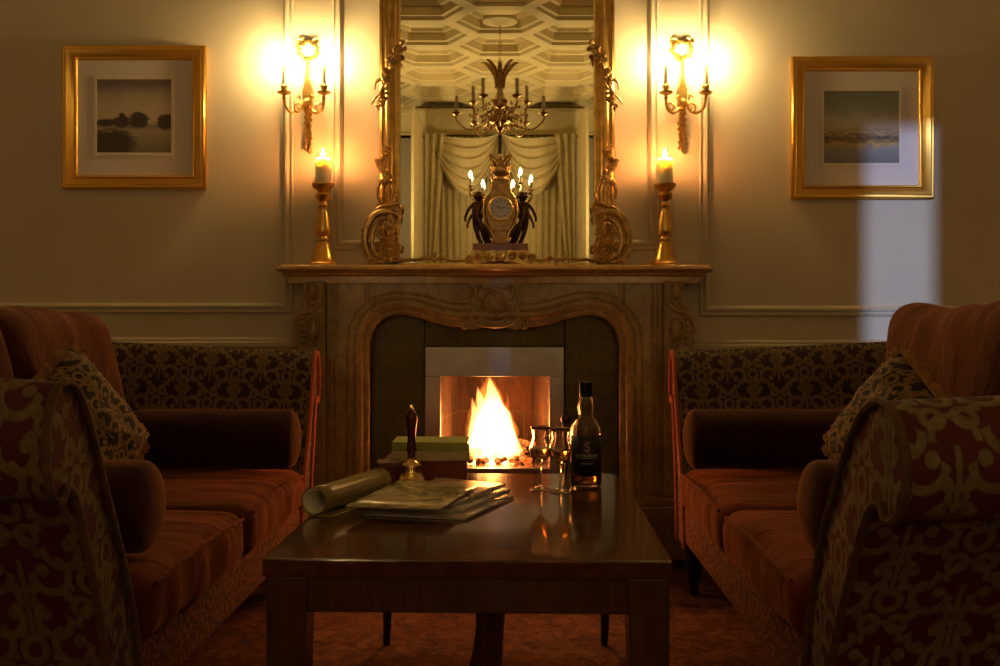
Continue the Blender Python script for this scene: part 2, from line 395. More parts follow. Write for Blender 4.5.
# mouldings on the chimney wall
mp = [(-.022, 0), (-.022, .010), (-.016, .016), (-.010, .009), (-.004, .009), (.002, .018), (.010, .020), (.016, .012), (.022, .006), (.022, 0)]
def px(x, y, Y=YW): p = P(x, y, Y); return (p.x, p.z)
def panel(name, x0, x1, ybot):
    a = px(x0, ybot)[0]; b_ = px(x1, ybot)[0]; zb = px(0, ybot)[1]
    struct(MB().sweep([(a, zb), (b_, zb), (b_, 3.45), (a, 3.45)], mp, YW, True).build(name, m_trim))
panel('trim_1', -190, 288.5, 308); panel('trim_2', 338, 653, 245); panel('trim_3', 704, 1190, 311)
dado = [(-.03, 0), (-.03, .008), (-.018, .012), (-.010, .028), (.006, .030), (.014, .022), (.020, .024), (.028, .012), (.03, 0)]
zd = 1-.028/.238+.0
struct(MB().sweep([(-XR, zd), (px(297, 0)[0], zd)], dado, YW).build('trim_4', m_trim))
struct(MB().sweep([(px(692, 0)[0], zd-.012), (XR, zd-.012)], dado, YW).build('trim_5', m_trim))
for nm, a, b_ in (('baseboard_left', -XR, px(297, 0)[0]), ('baseboard_right', px(692, 0)[0], XR)):
    struct(MB().sweep([(a, .0), (b_, .0)], [(0, 0), (0, .02), (.14, .02), (.16, .012), (.17, 0)], YW).build(nm, m_trim))
crown = [(0, 0), (-.02, .02), (-.05, .03), (-.09, .09), (-.10, .14), (-.02, .16), (0, .16)]
struct(MB().sweep([(-XR, CH), (XR, CH)], crown, YW).build('trim_6', m_trim))
# deep cornice across the bay, seen in the mirror
def cyl_trim(name, z0, z1, y0, y1): 
    return struct(MB().box(-BX, BX, y0, y1, z0, z1).box(-BX, BX, y0, y1+.05, z1-.06, z1-.02).box(-BX, BX, y0, y1+.1, z1-.02, z1).box(-BX, BX, y0, y1+.03, z0, z0+.03).build(name, m_ceil, smooth=False, bevel=.008))
cyl_trim('trim_7', 3.45, 3.795, BY+.001, BY+.22)

# ---------------------------------------------------------------- curtains in the bay (seen in the mirror)
def curtain_sheet(x0, x1, z0, z1, Y, amp, waves, seed, lean=0):
    b = MB()
    def fn(u, v):
        x = x0+(x1-x0)*u+lean*(v)*(0.5-u)
        y = Y+amp*math.sin(u*waves*2*PI+noise.noise(Vector((u*3, v*.7, seed)))*2.2)+.015*noise.noise(Vector((u*9, v*2, seed+4)))
        return (x, y, z1+(z0-z1)*v)
    return b.grid(fn, max(40, int(waves*10)), 14)
c = thing('window_curtains', (0, BY+.3, 0), 'pale gold pleated curtains with two draped swags, reflected in the large gilt mirror', 'curtains')
for a, b_, sd in ((-.98, -.02, 1), (.02, .98, 2)): curtain_sheet(a, b_, .02, 3.44, BY+.22, .03, 11, sd).build('curtain_panel', m_curt, c, ang=80)
for sg in (-1, 1):
    sw = MB()
    def fn(u, v):
        x = sg*(.02+.93*u); sag = 4*(u**.85)*(1-u**.85)
        z = 3.44-.05*v-sag*(.06+.72*v)+.012*math.sin(v*34)
        return (x, BY+.36+.10*math.sin(PI*u)*(.4+.6*v)+.028*math.sin(v*34+u*2), z)
    sw.grid(fn, 30, 66).build('swag', m_curt, c, ang=80)
    tl = MB()
    def fn2(u, v):
        wdt = .30*(1-.45*v); x = sg*(1.02-wdt*u)
        return (x, BY+.40+.03*math.sin(u*18), 3.44-(1.55+.35*(1-u))*v)
    tl.grid(fn2, 40, 12).build('tail', m_curt, c, ang=80)
for sg, who in ((-1, 'left'), (1, 'right')):
    t = MB()
    def fn3(u, v): return (sg*(1.045-.03*math.sin(u*34)), BY+.62+1.25*u, 3.5-3.48*v)
    tag(t.grid(fn3, 90, 10).build('side_curtain', m_curt, ang=80), 'pale gold side curtain reflected at the %s edge of the mirror glass' % who, 'curtain')

# ---------------------------------------------------------------- chandelier (seen in the mirror)
CHD = Vector((0, -1.2, 2.72))
ch = thing('chandelier', CHD, 'gilt multi-arm candle chandelier hanging on a chain, reflected high in the mirror', 'chandelier')
def L(x, z): return (x, z)
MB().lathe([(.0, 0), (.018, .01), (.01, .03), (.03, .05), (.05, .09), (.11, .13), (.12, .17), (.07, .2), (.035, .24), (.06, .29), (.075, .33), (.04, .37), (.025, .44), (.05, .5), (.03, .6), (.012, .68), (.0, .69)], CHD).build('body', m_goldd, ch)
lf = MB()
for k in range(8):
    a = 2*PI*k/8; d = Vector((math.cos(a), math.sin(a), 0))
    pts = smooth_path([CHD+d*.03+Vector((0,0,.45)), CHD+d*.05+Vector((0,0,.58)), CHD+d*.13+Vector((0,0,.68)), CHD+d*.18+Vector((0,0,.69))])
    lf.tube(pts, taper(len(pts), .016, .003, .024), 6)
lf.build('leaf_crown', m_goldd, ch)
cr = MB()
for k in range(260):
    a = random.random()*2*PI; r = .05+random.random()*.24; cr.ball(CHD+Vector((r*math.cos(a), r*math.sin(a), .06+random.random()*.3*(1.1-r*2))), (.009, .009, .017), 6)
tag(cr.build('crystal_drops', m_goldd, ch), kind='stuff')
for k in range(10):
    a = 2*PI*(k+.5)/10; lo = k % 2 == 0; R = .43 if lo else .27; z = .18 if lo else .33; d = Vector((math.cos(a), math.sin(a), 0))
    pts = smooth_path([CHD+d*.06+Vector((0,0,.18)), CHD+d*R*.4+Vector((0,0,z-.10)), CHD+d*R*.75+Vector((0,0,z-.14)), CHD+d*R+Vector((0,0,z-.06)), CHD+d*R+Vector((0,0,z))])
    ar = MB().tube(pts, .0085, 7); e = CHD+d*R+Vector((0,0,z))
    ar.lathe([(.012, -.02), (.045, 0), (.05, .01), (.015, .012), (.018, .035), (.0, .036)], e, 14)
    ao = ar.build('arm', m_goldd, ch); MB().lathe([(.0, .03), (.017, .03), (.017, .165), (.0, .17)], e, 10).build('candle_sleeve', m_sleeve, ao)
cn = MB(); z = .69
while CHD.z+z < CH-.04:
    m = Matrix.Rotation(PI/2 if int(z*40) % 2 else 0, 3, 'Z'); cn.tube([CHD+m @ Vector((.012*math.cos(q*PI/4), 0, .024*math.sin(q*PI/4)))+Vector((0, 0, z+.02)) for q in range(9)], .0035, 5); z += .04
cn.build('chain', m_goldd, ch)
MB().lathe([(.0, -.03), (.05, -.03), (.10, -.005), (.165, 0), (.17, .01), (.0, .01)], (0, -1.2, CH), 32).build('ceiling_rose', m_ceil, ch)

# ---------------------------------------------------------------- unseen uplights added behind the viewpoint to brighten the rear of the room
def added_fill_lamp(x, y, side):
    t = thing('added_fill_lamp', (x, y, 0), 'unseen brass uplight added as fill light just inside the %s side of the curtained bay' % side, 'lamp')
    MB().lathe([(0, 0), (.11, 0), (.11, .02), (.03, .05), (.014, .08), (.014, 1.55), (0, 1.56)], (x, y, 0), 24).build('stand', m_brass, t)
    MB().lathe([(.02, 1.56), (.035, 1.60), (.08, 1.68), (.10, 1.76), (.097, 1.76), (.077, 1.685), (.033, 1.61), (.0, 1.60)], (x, y, 0), 32, cap=False).build('uplight_bowl', m_brass, t)
    l = bpy.data.lights.new('added_fill_light', 'POINT'); l.energy = FILL_W; l.color = (1, .75, .34); l.shadow_soft_size = .06
    lo = bpy.data.objects.new('added_fill_light', l); COL.objects.link(lo); lo.parent = t; lo.location = (0, 0, 1.74)
added_fill_lamp(-1.26, -2.75, 'left'); added_fill_lamp(1.26, -2.75, 'right')

# ---------------------------------------------------------------- fireplace
YJ = 4.00; cxp = 494.5
fp = thing('fireplace', ((cxp-HX)/250, 4.1, 0), 'carved ochre marble fireplace with serpentine arch and steel grate surround', 'fireplace')
half = [(-124.5, 520), (-124.5, 345), (-123, 334), (-118.5, 325), (-110, 318), (-99, 315), (-87, 315.5), (-74, 318.5), (-58, 323.5), (-44, 326.5), (-32, 327), (-16, 325.5), (0, 327.5)]
def wz(dx, y, Y=YJ): return px(cxp+dx, y, Y)
curve = [wz(*p) for p in half]+[wz(-p[0], p[1]) for p in half[-2::-1]]
top = P(0, 282, YJ).z; xl = wz(-176, 0)[0]; xr = wz(176, 0)[0]
fr = MB()
arch = curve[1:-1]
for i in range(len(arch)-1):
    (a, za), (b_, zb) = arch[i], arch[i+1]; fr.prism([(a, za), (b_, zb), (b_, top), (a, top)], YJ, YW)
fr.build('frieze', m_marble, fp, smooth=False)
for sg in (-1, 1):
    x0, x1 = sorted((wz(sg*124.5, 0)[0], wz(sg*168, 0)[0]))
    j = MB().box(x0, x1, YJ, YW, 0, top)
    jo = j.build('jamb', m_marble, fp, smooth=False, bevel=.004)
    pb = MB(); xa, xb = sorted((wz(sg*122, 0)[0], wz(sg*200, 0)[0]))
    pb.box(xa, xb, YJ-.07, YW-.001, .04, .25).box(xa+.01, xb-.01, YJ-.055, YW-.002, .25, .28); pb.build('plinth', m_marble, fp, smooth=False, bevel=.006)
    rd = MB()
    for o in (163, 158, 128.8):
        a = wz(sg*o, 0)[0]; rd.tube([(a, YJ-.002, .29), (a, YJ-.002, top)], .006, 8)
    rd.build('reeding', m_marble, fp)
    # carved console
    cs = MB(); oc = [(168, 281), (190, 281), (189, 303), (194, 308), (200, 317), (201, 333), (198, 347), (197, 362), (192, 380), (189, 400), (190, 496), (168, 496)]
    cs.prism([wz(sg*a, b_) for a, b_ in oc], YJ-.03, YW)
    co = cs.build('console', m_marble, fp, smooth=False, bevel=.01)
    cv = MB(); Yc = YJ-.035
    def q(a, y, d=0): x, z = wz(sg*a, y); return Vector((x, Yc-d, z))
    for pth, r in (([(187, 283), (188, 295), (184, 305), (176, 313), (172, 320)], .008), ([(171, 284), (170, 298), (173, 306), (182, 311), (192, 315), (197, 324), (197, 338), (193, 347)], .009),
                   ([(176, 283), (175, 296), (178, 303), (186, 309)], .006), ([(190, 347), (195, 356), (193, 368), (186, 378), (184, 392)], .008), ([(172, 350), (171, 372), (176, 390)], .006)):
        pt = smooth_path([q(*p) for p in pth]); cv.tube(pt, taper(len(pt), r*.4, r*.4, r), 7)
    cv.tube([q(180+8*math.cos(t*PI/10), 331+14*math.sin(t*PI/10)) for t in range(21)], .005, 6)
    cv.ball(q(180, 331), (.024, .014, .045), 14)
    cv.ball(q(180, 292), (.020, .014, .034), 12)
    for k in range(5): cv.ball(q(190+1.5*math.sin(k), 318+k*6), (.012, .012, .010), 8)
    for k in range(6): cv.ball(q(176+k*2.4, 285+abs(k-2.5)*.8), (.006, .01, .016), 8)
    cv.build('carving', m_marble, co)
# arch mouldings
am = MB(); am.sweep(curve, [(0, -.06), (0, .006), (.012, .014), (.024, .010), (.026, .024), (.048, .034), (.062, .026), (.064, .014), (.082, .020), (.094, .010), (.096, 0)], YJ)
am.build('arch_moulding', m_marble, fp, ang=60)
# shelf with serpentine front
def shelf():
    b = MB(); N = 60; xa = px(275.5, 0, 4.0)[0]; xb = px(713.5, 0, 4.0)[0]
    prof = [(1.156, .045), (1.158, .028), (1.166, .020), (1.172, .024), (1.176, .006), (1.186, -.004), (1.198, 0), (1.204, .010)]
    def outline(ins):
        pts = []
        for i in range(N+1):
            t = i/N; x = xa+ins+(xb-xa-2*ins)*t; u = (t-.5)*2
            y = 3.955-.035*math.exp(-(u*5)**4)-.012*math.cos(u*2*PI)+(.07*max(0, (abs(u)-.94)/.06)**2.5)
            pts.append((x, y+ins))
        return [(xa+ins, YW)]+pts+[(xb-ins, YW)]
    rings = [[(x, y, z) for x, y in outline(i)] for z, i in prof]; n = len(rings[0]); vs = sum(rings, [])
    fs = [(k*n+i, k*n+(i+1)%n, (k+1)*n+(i+1)%n, (k+1)*n+i) for k in range(len(rings)-1) for i in range(n)]
    fs += [tuple(range(n)), tuple((len(rings)-1)*n+i for i in range(n))]
    b.add(vs, fs); b.box(xa+.055, xb-.055, 3.985, YW, top-.005, 1.157); return b.build('mantel_shelf', m_shelf, fp, ang=50)
shelf(); ZS = 1.204
# central cartouche
ct = MB(); Yc = YJ-.012
def q(dx, y, d=0): x, z = wz(dx, y); return Vector((x, Yc-d, z))
ct.prism([wz(*p) for p in [(-26, 283), (26, 283), (27, 318), (31, 325), (22, 330), (10, 327), (0, 329), (-10, 327), (-22, 330), (-31, 325), (-27, 318)]], YJ-.02, YJ+.05)
ct.ball(q(0, 305), (.055, .03, .062), 20)
for sg in (-1, 1):
    for pth, r in (([(3, 287), (10, 290), (14, 286), (19, 288), (18, 296), (14, 301), (16, 311), (12, 319), (4, 323), (0, 323)], .007), ([(25, 286), (21, 292), (25, 300), (21, 308), (25, 316), (20, 322), (10, 326), (0, 327)], .008), ([(27, 318), (33, 321), (31, 328), (25, 327)], .007)):
        pt = smooth_path([q(sg*a, b_, .012) for a, b_ in pth]); ct.tube(pt, taper(len(pt), r*.5, r*.6, r), 7)
    ct.tube(spiral(q(sg*19, 0).x, q(0, 290).z, .016, .003, 90, 1.4*sg, Yc-.012), .005, 6)
    ct.ball(q(sg*29, 325, .01), .012, 8)
ct.build('cartouche', m_marble, fp)
# slips, hearth, steel frame, firebox
sy = 4.085
def bx(b, x0, x1, y0, y1, Ya, Yb, Yp): A = P(x0, y0, Yp); B = P(x1, y1, Yp); return b.box(A.x, B.x, Ya, Yb, B.z, A.z)
ls = MB(); A = P(366, 310, sy); B = P(424.3, 500, sy); ls.box(A.x-.02, B.x, sy, YW-.002, .25, A.z); ls.build('slip_panel', m_slip, fp, smooth=False, bevel=.002)
A = P(565, 310, sy); B = P(624, 500, sy); MB().box(A.x, B.x+.02, sy, YW-.002, .25, A.z).build('slip_panel', m_slip, fp, smooth=False, bevel=.002)
A = P(425, 310, sy); B = P(564.3, 346, sy); MB().box(A.x, B.x, sy, YW-.002, B.z, A.z).build('slip_lintel', m_slip, fp, smooth=False, bevel=.002)
st = MB(); Yp = 4.05
X0, X1, X2, X3 = [P(v, 0, Yp).x for v in (425, 440.5, 549.5, 564)]; Z0, Z1, Z2, Z3 = [P(0, v, Yp).z for v in (347, 376.5, 468, 484)]
st.box(X0, X3, Yp, Yp+.02, Z1, Z0).box(X0, X1, Yp+.002, Yp+.02, Z3, Z1).box(X2, X3, Yp+.002, Yp+.02, Z3, Z1)
st.box(X0, X1, Yp+.02, YW, Z3, Z0).box(X2, X3, Yp+.02, YW, Z3, Z0).box(X1, X2, Yp+.02, YW, Z1, Z0)
st.build('steel_frame', m_steel, fp, smooth=False, bevel=.0015)
MB().box(X1, X2, Yp-.002, YW+.3, .25, Z2).build('grate_sill', m_steel, fp, smooth=False, bevel=.003)
fb = MB(); D = YW+.34
fb.box(fx0-.03, fx0+.0, Yp+.1, D, .25, .95).box(fx1, fx1+.03, Yp+.1, D, .25, .95).box(fx0-.03, fx1+.03, D-.02, D+.02, .25, .95).box(fx0-.03, fx1+.03, Yp+.14, D, .93, .96)
for sg, a in ((1, X1), (-1, X2)):   # splayed cheeks
    A_ = Vector((a-sg*.005, YW-.03, 0)); B_ = Vector((a+sg*.05, D-.02, 0))
    vs = [A_+Vector((0,0,.3)), B_+Vector((0,0,.3)), B_+Vector((0,0,.92)), A_+Vector((0,0,.92))]; fb.add(vs+[p-Vector((sg*.02, 0, 0)) for p in vs], [(0,1,2,3), (4,5,6,7), (0,1,5,4), (1,2,6,5), (2,3,7,6), (3,0,4,7)])
fb.build('firebox', m_brick, fp, smooth=False)
MB().box(-.66, .60, 3.72, YW-.001, 0.001, .05).box(X0-.3, X3+.3, 3.75, YW-.001, .05, .25).build('hearth', m_hearth, fp, smooth=False, bevel=.006)
# fire
FZ = Z2
fire = thing('log_fire', ((X1+X2)/2, 4.25, FZ), 'tall white-hot orange fire burning in the steel fronted grate', 'fire')
t = NT('glowing_coal'); f = t.noise(t.co(), 40, 4); t.set(Base_Color=(.02, .012, .01), Roughness=.9)
t.link(t.ramp(f, [(.45, (0,0,0)), (.6, (1, .16, .02))]), t.b.inputs['Emission Color']); t.b.inputs['Emission Strength'].default_value = 1.6; m_coal = t.mat
cb = MB()
for k in range(60):
    vs, fs, _ = rbox(.012+random.random()*.01, .014, .010+random.random()*.006, .007, n=3, m=Matrix.Translation((-.155+random.random()*.27, 4.13+random.random()*.28, FZ+.012+random.random()*.012)) @ Matrix.Rotation(random.random()*6, 4, 'Z') @ Matrix.Rotation(random.random(), 4, 'X'), wr=.003, seed=k, wscale=40); cb.add(vs, fs)
tag(cb.build('embers', m_coal, fire), kind='stuff')
lg = MB()
for a, b_ in (((-.15, 4.2, FZ+.03), (.10, 4.24, FZ+.04)), ((-.12, 4.3, FZ+.03), (.12, 4.22, FZ+.07)), ((-.10, 4.19, FZ+.04), (.03, 4.32, FZ+.08))):
    A = Vector(a); B = Vector(b_); lg.tube([A.lerp(B, i/8)+Vector((0,0,.006*math.sin(i*2))) for i in range(9)], [.024+.004*math.sin(i*3) for i in range(9)], 9)
lg.build('logs', m_coal, fire)
def flame_mat(name, col, st):
    t = NT(name); t.n.remove(t.b); e = t.new('ShaderNodeEmission'); e.inputs[0].default_value = (*col, 1); e.inputs[1].default_value = st
    t.link(e.outputs[0], t.out.inputs['Volume']); return t.mat
m_fl = flame_mat('flame_core', (1, .40, .095), 170); m_fl2 = flame_mat('flame_edge', (1, .22, .025), 28)
YF = 4.22
def flame(pts, ws, mat):
    P3 = smooth_path([P(x, y, YF)+Vector((0, dy, 0)) for x, y, dy in pts], 8); n = len(P3)
    rs = []
    for i in range(n):
        t = i/(n-1)*(len(ws)-1); k = min(int(t), len(ws)-2); r = (ws[k]+(ws[k+1]-ws[k])*(t-k))/237.0
        rs.append(max(.0006, r))
    b = MB(); N = 20
    vs = []
    for i, p in enumerate(P3):
        for a in range(N):
            an = 2*PI*a/N; rr = rs[i]*(1+.22*noise.noise(Vector((math.cos(an)*1.6+pts[0][0], math.sin(an)*1.6, p.z*26)))); vs.append(p+Vector((rr*math.cos(an), rr*.62*math.sin(an), .0)))
    fs = [(j*N+i, j*N+(i+1)%N, (j+1)*N+(i+1)%N, (j+1)*N+i) for j in range(n-1) for i in range(N)]+[tuple(range(N)), tuple((n-1)*N+i for i in range(N))]
    b.add(vs, fs).build('flame', mat, fire)
flame([(495, 467, 0), (495, 450, 0), (494, 430, 0), (494, 412, 0), (492, 395, 0), (489.5, 377, 0)], [27, 28, 22, 15, 6.5, .3], m_fl)
flame([(476, 466, .02), (475, 450, .02), (476, 430, .02), (475, 414, .02), (473, 404, .02), (472, 398, .02)], [9, 10, 7, 4, 1.6, .2], m_fl)
flame([(512, 467, .01), (511, 455, .01), (508, 440, .01), (505, 425, .01), (503, 412, .01)], [11, 11, 8, 4, .3], m_fl)
flame([(484, 466, -.03), (483, 440, -.03), (483, 420, -.03), (482, 404, -.03), (479, 393, -.03), (478, 386, -.03)], [8, 11, 8, 5, 2.4, .2], m_fl)
flame([(497, 440, -.02), (497, 415, -.02), (499, 402, -.02), (497, 390, -.02)], [12, 9, 3, .2], m_fl)
flame([(470, 466, 0), (468, 452, 0), (469, 440, 0), (467, 428, 0), (466, 421, 0)], [4, 5, 3.6, 2, .2], m_fl2)
flame([(519, 467, 0), (518, 452, 0), (515, 438, 0), (515, 426, 0), (512, 415, 0)], [3, 3.2, 2.2, 1.3, .2], m_fl2)
flame([(508, 440, .03), (509, 425, .03), (507, 410, .03), (508, 400, .03), (506, 392, .03)], [5, 4.5, 3, 1.4, .2], m_fl2)
flame([(486, 420, .04), (484, 404, .04), (482, 392, .04), (483, 384, .04), (480, 377, .04)], [6, 5, 3, 1.4, .2], m_fl2)
flame([(521, 467, -.02), (523, 458, -.02), (522, 450, -.02), (524, 443, -.02)], [3, 2.6, 1.4, .2], m_fl2)
flame([(471, 430, -.02), (470, 416, -.02), (472, 404, -.02), (469, 396, -.02)], [3.5, 3, 1.4, .2], m_fl2)
flame([(494, 466, .06), (494, 440, .06), (491, 410, .06), (490, 388, .06), (488, 376, .06)], [31, 26, 17, 8, .3], m_fl2)
for nm, x, z, e, yy in (('fire_glow', -.03, .52, FIRE_W, 4.16), ('fire_glow', .0, .45, FIRE_W*.45, 4.13)):
    l = bpy.data.lights.new(nm, 'POINT'); l.energy = e; l.color = (1, .24, .04); l.shadow_soft_size = .05
    lo = bpy.data.objects.new(nm, l); COL.objects.link(lo); lo.parent = fire; lo.location = Vector((x, yy, z))-ORG[fire.name]
# poker handle standing behind the bottle
pk = thing('fire_poker', P(566, 0, 3.64).xy.to_3d(), 'dark fireside poker with round knob standing behind the whisky bottle', 'poker')
A = P(566, 422, 3.64); MB().tube([(A.x, 3.64, .0), (A.x, 3.64, A.z-.01)], .005, 8).build('rod', m_bronze, pk)
MB().lathe([(0, -.035), (.008, -.03), (.013, -.015), (.009, -.008), (.017, .0), (.02, .012), (.014, .025), (0, .03)], A, 16).build('knob', m_bronze, pk)
MB().lathe([(0, 0), (.07, 0), (.07, .012), (.02, .025), (0, .03)], (A.x, 3.64, 0), 20).build('foot', m_bronze, pk)

# ---------------------------------------------------------------- mirror
YM = 4.165
mr = thing('mantel_mirror', ((496-HX)*.00416, YM, ZS), 'tall gilt framed mirror with carved rococo scrolls standing on the mantel shelf', 'mirror')
def mp2(x, y, Y=YM): p = P(x, y, Y); return (p.x, p.z)
A = mp2(397, 0); B = mp2(596, 0); ztop = 2.62
MB().box(A[0], B[0], YM, YM+.006, ZS+.012, ztop).build('glass', m_mirror, mr, smooth=False)
xl, xr = mp2(399, 0)[0], mp2(595, 0)[0]; zb = ZS+.016
fprof = [(-.006, .0), (-.006, .012), (.004, .016), (.012, .012), (.020, .013), (.028, .026), (.040, .034), (.052, .030), (.058, .018), (.064, .018), (.068, .026), (.078, .022), (.082, 0)]
MB().sweep([(xl, zb+.01), (xl, ztop), (xr, ztop), (xr, zb+.01)], fprof, YM+.004).build('frame', m_gold, mr, ang=60)
# low serpentine bottom rail
rl = MB(); pts = []
for i in range(61):
    u = i/60; x = 398+u*198; y = 261.5-2.2*abs(math.sin(u*PI*3.0))-1.2*math.sin(u*PI*11)**2; pts.append(P(x, y, YM-.01))
rl.tube(pts, .0065, 8); rl.box(xl, xr, YM-.015, YM+.0, ZS+.001, ZS+.016)
for xx in (442, 549): rl.ball(P(xx, 257, YM-.014), (.012, .01, .012), 10)
rl.build('bottom_rail', m_goldd, mr)
MB().lathe([(.3, 0), (.28, .05), (.2, .1), (.0, .14)], ((A[0]+B[0])/2, YM-.01, ztop+.06), 24, m=Matrix.Diagonal((1, .08, 1))).build('crest', m_goldd, mr)
def carve(sg):
    b = MB(); CX = 496.7; Y = YM-.045
    def q(x, y, d=0): xx = x if sg < 0 else 2*CX-x; return P(xx, y, Y-d)
    def tb(pth, r, d=0, r0=.35):
        pt = smooth_path([q(x, y, d) for x, y in pth], 7); b.tube(pt, taper(len(pt), r*r0, r*r0, r), 7)
    tb([(397, 224), (399, 217), (393, 212), (381, 212), (371, 219), (365.5, 234), (367, 250), (374, 260), (384, 262)], .017)
    tb([(392, 222), (385, 218), (376, 224), (372, 236), (373, 248), (379, 256), (386, 258)], .010, .004)
    tb([(371, 262), (364, 250), (362.5, 236), (366, 224)], .007)
    tb([(385, 208), (378, 198), (378, 187), (383, 180), (390, 180), (395, 188), (396, 198), (392, 206)], .010)
    tb([(386, 203), (383, 194), (385, 186), (388, 183)], .006); tb([(391, 201), (391, 192), (389, 186)], .005)
    tb([(373, 212), (380, 207), (389, 205), (397, 203), (401, 207), (400, 213)], .011); tb([(377, 204), (384, 210), (391, 212), (396, 219)], .008)
    tb([(381, 226), (383, 238), (380, 250)], .008); tb([(386, 224), (388, 236), (386, 244)], .007)
    for rr, r in ((8, .008), (4.6, .006)):
        b.tube([q(389+rr*math.cos(t*PI/8), 250+rr*math.sin(t*PI/8), .01) for t in range(17)], r*.8, 6)
    b.ball(q(389, 250, .012), .010, 8)
    for k in range(9): a = k*2*PI/9; b.ball(q(389+10*math.cos(a), 250+10*math.sin(a), .004), (.011, .008, .011), 7)
    for k in range(7): b.ball(q(364+k*.3-1.5, 230+k*4.2), (.006, .006, .007), 6)
    random.seed(3)
    for k in range(26):     # lower flower spray
        t = k/25; x = 383+5*math.sin(t*9)+random.uniform(-3, 3); y = 182-t*36; r = .013*(1-.6*t)+.003
        b.ball(q(x, y, .004), (r*1.1, .008, r*.8), 7)
    tb([(384, 184), (382, 172), (386, 162), (382, 152), (385, 145)], .006)
    for k in range(44):     # upper spray winding down the frame
        t = k/43; x = 399-20*t**.8+random.uniform(-4.5, 4.5)*(1-.3*t); y = 42+66*t+random.uniform(-2, 2); r = random.uniform(.007, .016)*(1-.3*abs(t-.5))
        b.ball(q(x, y, random.uniform(0, .008)), (r*1.2, .009, r*.8), 7, m=Matrix.Rotation(random.random()*3, 3, 'Y'))
    tb([(400, 38), (395, 55), (388, 66), (386, 80), (380, 94), (379, 112)], .009)
    tb([(402, 44), (397, 46), (394, 52)], .008); tb([(380, 94), (374, 99), (371, 105)], .006); tb([(391, 70), (384, 78), (376, 82), (375, 90)], .008)
    for pth, nn, sz, outw in (([(393, 212), (381, 211), (371, 219), (365.5, 234), (367, 250), (376, 261)], 15, .011, 2.2), ([(378, 198), (378, 187), (383, 180), (390, 180), (395, 188), (396, 198)], 9, .007, 1.5)):
        pt = smooth_path([q(x, y, .006) for x, y in pth], 8)
        for i_ in range(nn):
            p = pt[int((len(pt)-1)*i_/(nn-1))]; b.ball(p+Vector((random.uniform(-.004, .004), 0, random.uniform(-.004, .004))), (sz, .007, sz*.55), 7, m=Matrix.Rotation(i_*.9, 3, 'Y'))
    for x, y, rr in ((380, 232, 5), (384, 240, 4), (378, 245, 4), (386, 226, 3.5), (391, 238, 3.5), (373, 262, 4), (396, 258, 4), (399, 247, 3)):
        b.tube(spiral(q(x, y).x, q(x, y).z, rr/240, .003, random.random()*360, 1.3*sg, Y-.012, 14), taper(15, .003, .002, .006), 6)
    for i_ in range(16): b.ball(q(random.uniform(374, 397), random.uniform(222, 261), .002), (random.uniform(.006, .012), .007, random.uniform(.005, .009)), 6, m=Matrix.Rotation(random.random()*3, 3, 'Y'))
    b.build('carved_scroll', m_goldd, mr)
carve(-1); carve(1)

# ---------------------------------------------------------------- sconces
def sconce(cx, label):
    yb = 96; Y = YW-.085
    t = thing('wall_sconce', P(cx, 120, YW), label, 'wall light', 'pair of gilt sconces beside the mirror')
    b = MB(); w = lambda dx, y, d=.012: P(cx+dx, y, YW-d)
    b.tube([w(10*math.cos(k*PI/10), 50+8.5*math.sin(k*PI/10)) for k in range(21)], .007, 7)
    for k in range(20): a = k*2*PI/20; b.ball(w(10*math.cos(a)+random.uniform(-1.5, 1.5), 50+8.5*math.sin(a)+random.uniform(-1.5, 1.5), .018), (.011, .007, .008), 6)
    for sg in (-1, 1): p = smooth_path([w(sg*2, 41), w(sg*9, 38), w(sg*11, 43), w(sg*4, 44)]); b.tube(p, .004, 6)
    b.build('wreath', m_gold, t)
    b = MB(); b.prism([(w(dx, y).x, w(dx, y).z) for dx, y in [(-1.5, 58), (1.5, 58), (3.5, 84), (5.5, 92), (3.5, 112), (0, 118), (-3.5, 112), (-5.5, 92), (-3.5, 84)]], YW-.028, YW-.001)
    b.ball(w(0, 104, .04), (.022, .02, .026), 10)
    b.build('back_plate', m_gold, t, bevel=.003)
    b = MB()
    for k in range(22): b.ball(w(math.sin(k*1.9)*2.6, 112+k*1.9, .02+.006*math.cos(k*2.3)), (.012-.0002*k, .009, .009), 6)
    b.tube([w(-1.5, 110, .02), w(-2, 148, .02)], .004, 6).tube([w(1.8, 110, .02), w(2.6, 153, .02)], .004, 6); b.build('tassel_drop', m_gold, t)
    for sg in (-1, 1):
        a = MB(); e = P(cx+sg*19.5, 97, YW); e.y = Y; h = lambda dx, y, f_: Vector((P(cx+sg*dx, y, YW).x, YW-.03-.055*f_, P(cx, y, YW).z))
        p = smooth_path([h(2, 102, 0), h(6, 112, .3), h(12, 116, .6), h(18, 111, .9), h(19.5, 103, 1), h(19.5, 98, 1)]); a.tube(p, taper(len(p), .007, .0055), 8)
        a.tube(spiral(P(cx+sg*10, 0, Y).x, P(0, 106, Y).z, .022, .004, -90, sg*1.3, Y+.02), .004, 6)
        p = smooth_path([h(9, 101, .6), h(6, 98, .5), h(5, 102, .3)]); a.tube(p, .004, 6)
        a.lathe([(.006, -.03), (.009, -.02), (.005, -.012), (.026, -.004), (.029, .003), (.010, .004), (.012, .018), (.016, .026), (.010, .034), (.0, .034)], e, 18)
        ao = a.build('arm', m_gold, t)
        MB().lathe([(0, .03), (.0095, .03), (.0095, .112), (.006, .118), (0, .118)], e, 14).build('candle_sleeve', m_sleeve, ao)
        MB().lathe([(.005, .118), (.011, .128), (.0135, .140), (.010, .158), (.004, .172), (.0005, .180)], e, 10).build('bulb', m_bulb, ao)
    return t
sconce(308, 'two-light gilt wall sconce with lit bulbs left of the mirror, above the left candlestick')
sconce(682, 'two-light gilt wall sconce with lit bulbs right of the mirror, above the right candlestick')

